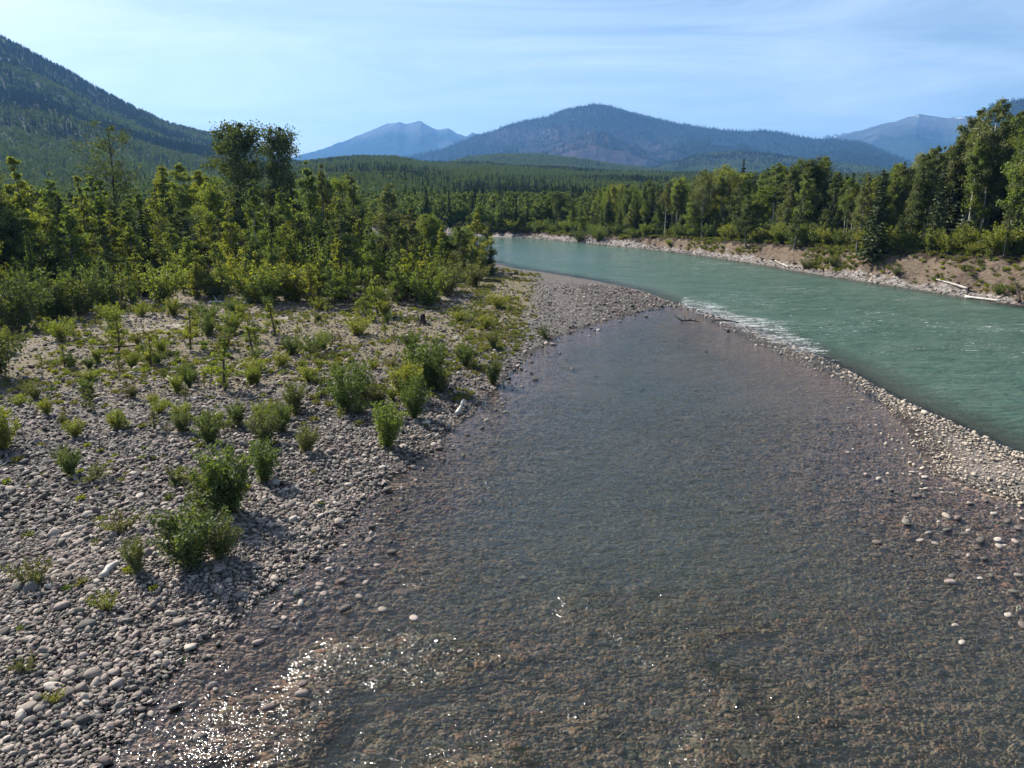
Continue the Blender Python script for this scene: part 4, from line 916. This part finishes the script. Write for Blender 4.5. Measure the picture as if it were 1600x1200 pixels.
# ------------------------------------------------------------------ plants on the gravel bar
SH = [
 ('willow', 300, 884, 790, 'leaf_willow', 1.25, 'biggest green willow on the cobbles, nearest the camera'),
 ('willow', 345, 872, 812, 'leaf_grey', 1.1, 'grey-green willow touching the nearest big willow on its right'),
 ('willow', 362, 800, 692, 'leaf_willow', 1.0, 'tall green willow directly behind the nearest big willow'),
 ('willow', 330, 806, 738, 'leaf_grey', 1.0, 'grey willow left of the tall willow behind the nearest one'),
 ('willow', 412, 752, 692, 'leaf_willow', 1.0, 'reddish-stemmed willow right of the tall willow on the cobbles'),
 ('willow', 217, 895, 842, 'leaf_grey', 0.85, 'small pale willow left of the nearest big willow'),
 ('herb', 52, 914, 878, 'leaf_olive', 1.0, 'brownish tuft near the left edge on the cobbles'),
 ('herb', 188, 830, 800, 'leaf_olive', 1.1, 'brownish low plant above the small pale willow'),
 ('herb', 166, 952, 930, 'leaf_yellow', 1.0, 'pale yellow low plant on the cobbles below the small pale willow'),
 ('herb', 88, 1096, 1080, 'leaf_yellow', 0.8, 'tiny bright yellow-green tuft among the nearest cobbles'),
 ('herb', 40, 1045, 1030, 'leaf_olive', 1.3, 'straw-coloured tuft near the left edge among the nearest cobbles'),
 ('willow', 678, 606, 530, 'leaf_willow', 1.15, 'largest dark green willow by the water in the middle of the bar'),
 ('willow', 655, 600, 545, 'leaf_willow', 1.1, 'green willow behind and left of the largest waterside willow'),
 ('willow', 632, 622, 565, 'leaf_yellow', 1.15, 'yellow-green willow in the middle of the waterside thicket'),
 ('willow', 648, 650, 590, 'leaf_willow', 0.85, 'slim willow at the near end of the waterside thicket'),
 ('willow', 540, 640, 582, 'leaf_willow', 1.15, 'round green willow at the left end of the waterside thicket'),
 ('willow', 565, 622, 568, 'leaf_willow', 1.0, 'willow just right of the round one at the left end of the thicket'),
 ('willow', 590, 632, 595, 'leaf_olive', 1.2, 'olive low willow filling the middle of the waterside thicket'),
 ('willow', 604, 698, 632, 'leaf_green', 1.05, 'dark willow with strong shadow at the cobble edge below the thicket'),
 ('willow', 728, 570, 535, 'leaf_willow', 1.0, 'small round green willow right of the waterside thicket'),
 ('willow', 770, 598, 562, 'leaf_dark', 1.0, 'small dark willow at the very edge of the side channel'),
 ('herb', 855, 527, 512, 'leaf_dark', 1.2, 'low dark bush alone on the gravel near the tip of the bar'),
 ('sapling', 298, 545, 480, 'leaf_yellow', 1.0, 'bright yellow-green sapling standing alone on the open sand'),
 ('sapling', 236, 570, 524, 'leaf_yellow', 1.2, 'round little sapling left below the lone bright sapling'),
 ('sapling', 352, 608, 530, 'leaf_yellow', 1.05, 'thin-stemmed tall sapling in the middle of the bar'),
 ('sapling', 186, 545, 498, 'leaf_yellow', 1.2, 'open-branched sapling on the sand toward the left'),
 ('sapling', 102, 572, 540, 'leaf_yellow', 1.0, 'small sapling near the shade patch at the left edge'),
 ('sapling', 395, 545, 500, 'leaf_yellow', 1.3, 'bushy sapling right of the lone bright sapling'),
 ('sapling', 430, 520, 472, 'leaf_yellow', 1.3, 'bushy sapling just in front of the stand, left of centre'),
 ('willow', 328, 690, 640, 'leaf_willow', 1.0, 'upright willow above the tall cobble-side willow'),
 ('willow', 374, 662, 630, 'leaf_willow', 1.1, 'small willow right above the upright willow'),
 ('willow', 415, 690, 640, 'leaf_grey', 1.0, 'grey willow left of the cobble-edge willow'),
 ('willow', 440, 672, 632, 'leaf_willow', 1.0, 'green willow just right of the grey willow'),
 ('willow', 460, 640, 598, 'leaf_grey', 1.0, 'willow in the low growth left of the thicket'),
 ('willow', 480, 706, 668, 'leaf_olive', 1.0, 'olive willow on the cobbles left of the dark-shadowed willow'),
 ('willow', 285, 672, 640, 'leaf_grey', 1.0, 'low willow left of the upright willow'),
 ('willow', 110, 740, 700, 'leaf_willow', 1.0, 'green willow alone toward the left on the cobbles'),
 ('willow', 118, 680, 655, 'leaf_yellow', 1.1, 'small yellow-green willow above the lone left willow'),
 ('willow', 4, 700, 640, 'leaf_yellow', 1.0, 'yellow-green bush cut by the left edge above the cobbles'),
 ('herb', 140, 750, 730, 'leaf_olive', 1.5, 'brown-green low mat beside the lone left willow'),
 ('herb', 275, 756, 736, 'leaf_olive', 1.5, 'brownish low mat left of the tall willow on the cobbles'),
 ('herb', 312, 752, 734, 'leaf_yellow', 1.2, 'yellowish low plant touching the brownish mat'),
]
for k, px_, b, t, lf, wf, lab in SH: plant_px(k, px_, b+3, t-4, lab, 'plants on the gravel bar', leaf=lf, wf=wf*1.15)
LM_BAR = [(298, 545, 'the lone bright sapling'), (236, 570, 'the round little sapling'), (352, 608, 'the thin-stemmed tall sapling'), (186, 545, 'the open-branched sapling'), (102, 572, 'the sapling near the shade patch'), (395, 545, 'the bushy sapling in the sand'), (430, 520, 'the bushy sapling by the stand'), (328, 690, 'the upright willow'),
          (460, 640, 'the willow left of the thicket'), (540, 640, 'the round willow of the thicket'), (285, 672, 'the low willow'), (118, 680, 'the small yellow-green willow'), (4, 660, 'the bush at the left edge'), (60, 625, 'the shade patch'), (661, 508, 'the dark stump'), (728, 570, 'the small round willow'), (600, 580, 'the back of the thicket'), (520, 540, 'the pale stones in mid bar'), (590, 510, 'the leaning-trunk tree'), (500, 500, 'the free-standing young trees'), (770, 520, 'the grassy channel strip')]
n_ = 0
while n_ < 170:
    px_, b = rng.uniform(-20, 800), rng.uniform(478, 680); 
    if b < float(np.interp(px_, *FRONT.T))+18: continue
    P = place(px_, b); _, Jp = terrain(P[0], P[1], True)
    if Jp['B'][0] < 2.5: continue
    if rng.random() > 0.35+0.9*float(fbm(P[:1]*0.2, P[1:2]*0.2, 3, 301)[0])*(1 if b < 600 else .7): continue
    k = rng.choice(['sapling', 'willow', 'bush'], p=[.45, .35, .2]); far_ = b < 560
    h = rng.uniform(0.8, 2.1) if far_ else rng.uniform(0.5, 1.3)
    lf = ['leaf_yellow', 'leaf_willow', 'leaf_olive', 'leaf_yellow'][rng.integers(4)]
    plant(k, P, h, describe(k, lf, P, h, LM_BAR, ('tiny', 'small', 'waist-high', 0.9, 1.4)), 'small growth on the '+('back' if far_ else 'middle')+' of the bar', leaf=lf, wf=rng.uniform(1.0, 1.5)); n_ += 1
# ground cover nobody could count
TP = [loose('tuft', tuft(0.35, 60, 0.16, 0.30).both('tuft', M['twig'], M['leaf_olive'])), loose('tuft', tuft(0.30, 55, 0.12, 0.5).both('tuft', M['twig'], M['leaf_yellow'])),
      loose('tuft', tuft(0.40, 70, 0.20, 0.22).both('tuft', M['twig'], M['leaf_willow'])), loose('tuft', tuft(0.25, 50, 0.12, 0.5).both('tuft', M['twig'], M['leaf_grey']))]
x = rng.uniform(-90, 16, 90000); y = rng.uniform(16, 150, 90000); z, J = terrain(x, y, True)
pxs, pys, _ = project(np.stack([x, y, z], -1))
dens = 0.28*smooth(34, 50, y)+0.06*smooth(22, 30, y)
dens = dens*smooth(0.40, 0.62, fbm(x*0.30, y*0.30, 4, 311))*1.5+0.7*np.exp(-((pxs-765)/45)**2-((pys-520)/38)**2)+0.02
ok = J['inB'] & (J['B'] > 1.2) & (rng.random(len(x)) > smooth(0.005, 0.05, J['th'])) & (pxs > -60) & (rng.random(len(x)) < dens) & (J['R'] < -6)
x, y, z = x[ok], y[ok], z[ok]; n = len(x); s = rng.uniform(0.4, 1.3, n)
kk = np.where((pxs[ok] > 720) & (rng.random(n) < .7), 0, rng.choice(4, n, p=[.46, .30, .10, .14]))
scatter('ground_cover', np.stack([x, y, z], -1), np.stack([0*x, 0*x, rng.uniform(0, 6.28, n)], -1), np.stack([s*1.3, s*1.3, s], -1), kk, TP)

x = rng.uniform(-20, 130, 120000); y = rng.uniform(60, 240, 120000); z, J = terrain(x, y, True)
ok = J['beyond'] & (J['R'] < -2.6) & (J['R'] > -18) & (rng.random(len(x)) < 0.85*np.maximum(smooth(0.44, 0.62, fbm(x*0.16, y*0.16, 3, 321))*(1-0.6*smooth(0.42, 0.5, J['th'])), smooth(0.93, 0.99, J['t'])))
x, y, z = x[ok], y[ok], z[ok]; n = len(x); s = rng.uniform(0.8, 2.2, n)
scatter('bank_grass', np.stack([x, y, z], -1), np.stack([0*x, 0*x, rng.uniform(0, 6.28, n)], -1), np.stack([s*1.4, s*1.4, s], -1), rng.choice(4, n, p=[.5, .25, .15, .1]), TP)

# ------------------------------------------------------------------ stones
import bmesh
def stone_mesh(i, sub, mat):
    bm = bmesh.new(); bmesh.ops.create_icosphere(bm, subdivisions=sub, radius=0.5)
    r_ = np.random.default_rng(900+i); ax = np.array([1.0, r_.uniform(0.60, 0.85), r_.uniform(0.30, 0.50)]); kk = r_.normal(size=(5, 3))*1.5; ph = r_.uniform(0, 6.28, 5)
    for v in bm.verts:
        p = np.array(v.co); d = 1+0.07*sum(math.sin(float(k@p)*2.2+h) for k, h in zip(kk, ph))
        p = np.sign(p)*np.abs(p/0.5)**0.86*0.5*d*ax; v.co = p
    me = bpy.data.meshes.new('cobble'); bm.to_mesh(me); bm.free(); me.polygons.foreach_set('use_smooth', np.ones(len(me.polygons), bool)); me.materials.append(mat); return me
SM = [stone_mesh(i, 2, M['stone']) for i in range(9)]; SMl = [stone_mesh(i, 2, M['stone']) for i in range(9)]; SW = [stone_mesh(i, 2, M['stone_wet']) for i in range(9)]
SO = [loose('cobble', m) for m in SM]; SPO = [loose('cobble', stone_mesh(i, 2, M['stone_pale'])) for i in range(9)]; SWO = [loose('cobble', m) for m in SW]
def stones(n, r0, r1, a0, a1, dens): 
    x, y, r_, th = polar_pts(n, r0, r1, a0, a1, dens); z, J = terrain(x, y, True); return x, y, z, r_, th, J
def sizes(n, med, sig, lo, hi): return np.clip(med*np.exp(rng.normal(size=n)*sig), lo, hi)
XS, YS, ZS, DS = [], [], [], []
for n, r0, r1, dens, med in ((190000, 11, 30, lambda r: 1+0*r, 0.078), (220000, 26, 100, lambda r: 1/(1+(r/40)**2), 0.11)):
    x, y, z, r_, th, J = stones(n, r0, r1, R(-42), R(42), dens)
    b = J['B']+ (fbm(x*0.8, y*0.8, 3, 401)-0.5)*1.2
    pb = smooth(-0.3, 0.5, b)*(J['inB'] | (b > -1)); 
    sandp = np.interp(r_, [0, 34, 46, 60, 100], [1, 0.95, 0.55, 0.36, 0.3])
    tipz = smooth(4, 12, x)                        # gravel tip of the bar stays stony
    pb = pb*np.maximum(sandp*np.clip(0.35+1.3*fbm(x*0.25, y*0.25, 3, 402), 0.25, 1), 0.9*tipz)
    pb = pb+0.06*((b < 0.2) & (b > -2.2)) + 0.003*(J['side'])
    ps = smooth(0.0, 0.5, J['S']+(fbm(x*0.7, y*0.7, 3, 403)-0.5)*1.6)*(0.45+0.55*smooth(0.42, 0.48, th))
    pb = np.maximum(pb, ps)
    pb = np.maximum(pb, J['side']*0.34*smooth(0.36, 0.60, th)*np.exp(-np.maximum(-J['S'], 0)/2.2))
    ok = (rng.random(n) < pb) & (J['R'] < -0.2)
    x, y, z, r_, th = x[ok], y[ok], z[ok], r_[ok], th[ok]; d = sizes(len(x), med, 0.52, 0.05, 0.48)*np.where(th > 0.30, 0.62, 1.0)*np.where(r_ > 45, 1.1, 1.0)
    d *= np.where(z < LEVEL-0.06, 1.25, 1.0)
    XS.append(x); YS.append(y); ZS.append(z); DS.append(d)
x, y, z, d = map(np.concatenate, (XS, YS, ZS, DS))
zz = z+d*0.10+np.minimum(rng.random(len(x))*0.09, d*0.35)
# stones standing in the shallows must break the surface to show: lift to bed contact only
rot = np.stack([rng.normal(size=len(x))*0.38, rng.normal(size=len(x))*0.38, rng.uniform(0, 6.28, len(x))], -1)
P = np.stack([x, y, zz], -1); px_, py_, dep = project(P)
vis = (px_ > -10) & (px_ < 1610) & (py_ < 1210) & (z > LEVEL-0.05)
app = np.where(vis, d/np.maximum(dep, 1), 0); big = np.argsort(-app)[:300]; rest = np.ones(len(x), bool); rest[big] = False
km = rng.integers(0, 9, len(x))
pale = rest & (np.arctan2(x, y) > 0.33); rest &= ~pale
scatter('spit_gravel', P[pale], rot[pale], np.repeat(d[pale, None], 3, 1), km[pale], SPO, gravel_bar)
scatter('cobble_field', P[rest], rot[rest], np.repeat(d[rest, None], 3, 1), km[rest], SO, gravel_bar)
for i in big:
    o = bpy.data.objects.new('cobble', SMl[km[i]]); o.location = P[i]; o.rotation_euler = rot[i]; o.scale = (d[i],)*3; link(o, gravel_bar)
# bed of the side channel
x, y, z, r_, th, J = stones(60000, 10.5, 44, R(-40), R(42), lambda r: 1/(1+(r/26)**3))
ok = (J['side'] | (J['inB'] & (J['B'] < 0.4))) & (rng.random(len(x)) < np.clip(1.1*smooth(0.02, 0.14, LEVEL-z)+0.25, 0, 1))
x, y, z = x[ok], y[ok], z[ok]; n = len(x); d = sizes(n, 0.125, 0.50, 0.06, 0.5); zz = np.minimum(z+d*0.03, LEVEL-0.03-d*0.22)
scatter('bed_cobbles', np.stack([x, y, zz], -1), np.stack([rng.normal(size=n)*.15, rng.normal(size=n)*.15, rng.uniform(0, 6.28, n)], -1), np.repeat(d[:, None], 3, 1)*[1.1, 1.1, 0.8], rng.integers(0, 9, n), SWO, riverbed)
# pale single stones standing out of the shallows, read off the photograph
ST = [(1420, 876), (1485, 910), (1484, 920), (1490, 992), (1500, 1019), (1415, 822), (1418, 826), (1370, 858), (1560, 860), (1530, 912), (1548, 907), (1496, 815), (1478, 812), (1450, 840), (1505, 840), (1436, 852), (1460, 857), (1525, 864),
      (1537, 879), (1530, 850), (1585, 851), (1575, 818), (1590, 905), (1597, 990), (1573, 972), (1582, 932), (1392, 770), (1400, 774), (1436, 777), (1430, 780), (1372, 752), (1352, 745), (1325, 711), (1425, 740), (1445, 748), (1515, 790),
      (1540, 785), (1552, 806), (1590, 830), (1480, 835), (1512, 876), (1558, 849), (598, 964), (576, 848), (572, 918), (562, 942), (475, 1080), (472, 1097), (420, 1115), (612, 870), (590, 890), (500, 918), (536, 912), (465, 930), (720, 1032), (648, 980), (540, 960), (430, 985), (405, 1008)]
for i, (a, b) in enumerate(ST):
    P_ = place(a, b); sz = rng.uniform(0.20, 0.36); o = bpy.data.objects.new('stone', SMl[i % 9]); o.location = (P_[0], P_[1], max(P_[2]+sz*0.12, LEVEL+sz*0.02)); o.rotation_euler = (rng.normal()*.1, rng.normal()*.1, rng.uniform(0, 6.28)); o.scale = (sz*1.15, sz*1.1, sz*rng.uniform(1.0, 1.3)); link(o, riverbed)
# gravel at the foot of the right bank
x = rng.uniform(0, 130, 160000); y = rng.uniform(60, 230, 160000); z, J = terrain(x, y, True)
ok = J['beyond'] & (J['R'] > -3.4) & (J['R'] < 0.2) & (rng.random(len(x)) < 0.8)
x, y, z = x[ok], y[ok], z[ok]; n = len(x); d = sizes(n, 0.22, 0.5, 0.10, 0.9)
scatter('bank_stones', np.stack([x, y, z+d*0.1], -1), np.stack([rng.normal(size=n)*.3, rng.normal(size=n)*.3, rng.uniform(0, 6.28, n)], -1), np.repeat(d[:, None], 3, 1), rng.integers(0, 9, n), SO, earth_bank)

# ------------------------------------------------------------------ driftwood, stump
def log(name, pts, r0, r1, mat, label, cat='log', forks=(), roots=0):
    pts = np.asarray(pts, float); t = empty(name, pts[0]); c = catmull(pts-pts[0], 4); g = Geo()
    n = len(c); rad = np.linspace(r0, r1, n)*(1+rng.normal(size=n)*0.06); g.tube(np.vstack([c[0], c, c[-1]]), np.r_[0.01, rad, 0.005], 7)
    obj('trunk', g.wood('trunk', M[mat]), t)
    for f, d, L in forks:
        g = Geo(); p = c[int(f*(n-1))]; d = np.asarray(d, float); q = p+d*L
        g.tube(np.stack([p, p+d*L*0.5+rng.normal(size=3)*0.05*L, q]), [r1*1.1, r1*0.7, r1*0.25], 5); obj('branch', g.wood('branch', M[mat]), t)
    for k in range(roots):
        g = Geo(); a = k*6.28/roots+rng.uniform(0, .6); ax = pts[0]-pts[1]; ax /= np.linalg.norm(ax); s_ = np.cross(ax, [0, 0, 1]); s_ /= np.linalg.norm(s_); u_ = np.cross(s_, ax)
        d = (s_*math.cos(a)+u_*math.sin(a))+ax*0.5; L = rng.uniform(0.6, 1.2)*r0*5
        g.tube(np.stack([c[0]*0, d*L*0.5, d*L+rng.normal(size=3)*0.1*L]), [r0*0.6, r0*0.4, r0*0.1], 5); obj('root', g.wood('root', M['wetwood'] if mat == 'driftwood' else M[mat]), t)
    return tag(t, label, cat)
def at(px, py, dz=0.0): p = place(px, py); p[2] += dz; return p
log('driftwood_log', [at(1512, 456, 0.35), at(1490, 449, 0.4), at(1462, 442, 0.5)], 0.15, 0.06, 'driftwood', 'long bleached log with root ball lying at the foot of the earth bank', roots=7)
log('driftwood_log', [at(1508, 466, 0.2), at(1535, 470, 0.25), at(1562, 474, 0.3)], 0.17, 0.12, 'driftwood', 'thick pale log at the waterline right of the root ball')
log('driftwood_log', [at(1592, 476, 0.3), at(1588, 470, 1.0), at(1581, 466, 2.0)], 0.22, 0.06, 'wetwood', 'dark broken snag standing up at the waterline near the right edge', forks=[(0.5, (0.5, 0, 0.8), 0.8)])
log('driftwood_log', [at(1548, 477, 0.15), at(1575, 480, 0.2), at(1605, 483, 0.2)], 0.26, 0.2, 'wetwood', 'dark waterlogged log along the water at the right edge')
log('driftwood_log', [at(1232, 420, 0.3), at(1222, 417, 0.5), at(1210, 413, 0.7)], 0.11, 0.05, 'driftwood', 'small bleached log on the stony strip below the tall row')
log('driftwood_log', [at(327, 474, 0.12), at(340, 474, 0.16), at(352, 474, 0.12)], 0.14, 0.09, 'driftwood', 'white bleached log on the sand in front of the left stand', forks=[(0.5, (-0.5, 0.1, 0.8), 0.9)])
log('driftwood_log', [at(384, 475, 0.12), at(400, 475, 0.15), at(415, 474, 0.12)], 0.16, 0.08, 'wetwood', 'dark log half buried in the sand right of the white log')
log('driftwood_log', [at(155, 546, 0.1), at(172, 545, 0.12), at(215, 542, 0.12)], 0.11, 0.05, 'wetwood', 'dark thin log lying under the open-branched sapling')
log('driftwood_log', [at(262, 590, 0.08), at(268, 594, 0.10), at(276, 599, 0.08)], 0.07, 0.03, 'driftwood', 'short pale stick on the cobbles in the middle of the bar')
log('driftwood_log', [at(712, 650, 0.08), at(719, 643, 0.22), at(724, 636, 0.40)], 0.13, 0.09, 'driftwood', 'pale stub of wood among the waterside cobbles right of the thicket')
log('driftwood_log', [at(160, 905, 0.05), at(172, 893, 0.14), at(184, 884, 0.10)], 0.13, 0.10, 'driftwood', 'flat grey slab of wood on the cobbles left of the small pale willow')
fk = [(a_, b_, c_*0.6) for a_, b_, c_ in [(0.1, (-0.7, 0.2, 0.75), 1.9), (0.2, (-0.85, 0.1, 0.45), 1.8), (0.35, (-0.2, 0.3, 0.7), 1.3), (0.5, (0.3, 0.4, 0.6), 1.2), (0.6, (-0.4, -0.3, 0.6), 1.0), (0.75, (0.2, 0.2, 0.7), 1.1), (0.45, (0.1, -0.4, 0.6), 0.9)]]
q0, q1 = gp(1064, 503, LEVEL), gp(1094, 504, LEVEL); p3 = lambda q, z: np.array([q[0], q[1], z])
log('stranded_snag', [p3(q0, LEVEL+0.10), p3(q0*0.5+q1*0.5, LEVEL+0.18), p3(q1, LEVEL+0.05)], 0.09, 0.04, 'wetwood', 'dark branchy snag stranded in the shallows at the head of the riffle', 'snag', forks=fk)
q0, q1 = gp(1116, 501, 0.2), gp(1156, 505, 0.1)
log('driftwood_log', [p3(q0, LEVEL+0.05), p3(q0*.5+q1*.5, LEVEL+0.06), p3(q1, 0.12)], 0.08, 0.05, 'wetwood', 'long dark log lying in the white water of the riffle')
# stump standing on its roots
ps = at(661, 508); t = empty('tree_stump', ps); g = Geo(); g.tube([(0, 0, 0.42), (0.02, 0, 0.7), (0.0, 0.02, 1.05), (0, 0.02, 1.12)], [0.26, 0.24, 0.22, 0.05], 9); obj('trunk', g.wood('trunk', M['wetwood']), t)
for k in range(5):
    a = k*1.257+0.3; g = Geo(); d = np.array([math.cos(a), math.sin(a), 0]); g.tube([d*0.10+[0, 0, 0.6], d*0.26+[0, 0, 0.3], d*0.36+[0, 0, -0.08]], [0.12, 0.09, 0.06], 6); obj('root', g.wood('root', M['wetwood']), t)
g = Geo(); g.tube([(-0.24, -0.06, 0.5), (-0.25, -0.08, 0.75), (-0.20, -0.06, 1.0)], [0.03, 0.075, 0.03], 6); obj('bare_wood', g.wood('bare_wood', M['driftwood']), t)
tag(t, 'dark weathered stump standing on its roots on the sand behind the thicket', 'stump')

# ------------------------------------------------------------------ the air
bm = bmesh.new(); bmesh.ops.create_cube(bm, size=1.0)
for v in bm.verts: v.co = (v.co.x*36000, v.co.y*36000+1000, v.co.z*1640+820-90)
me = bpy.data.meshes.new('haze'); bm.to_mesh(me); bm.free()
hm = bpy.data.materials.new('haze'); hm.use_nodes = True; nt = hm.node_tree; nt.nodes.clear(); ho = nt.nodes.new('ShaderNodeOutputMaterial'); pv = nt.nodes.new('ShaderNodeVolumePrincipled')
pv.inputs['Color'].default_value = (0.19, 0.48, 1.0, 1); pv.inputs['Density'].default_value = 6.6e-5; pv.inputs['Anisotropy'].default_value = 0.15; nt.links.new(pv.outputs[0], ho.inputs['Volume'])
me.materials.append(hm); haze = obj('haze', me); haze['kind'] = 'stuff'
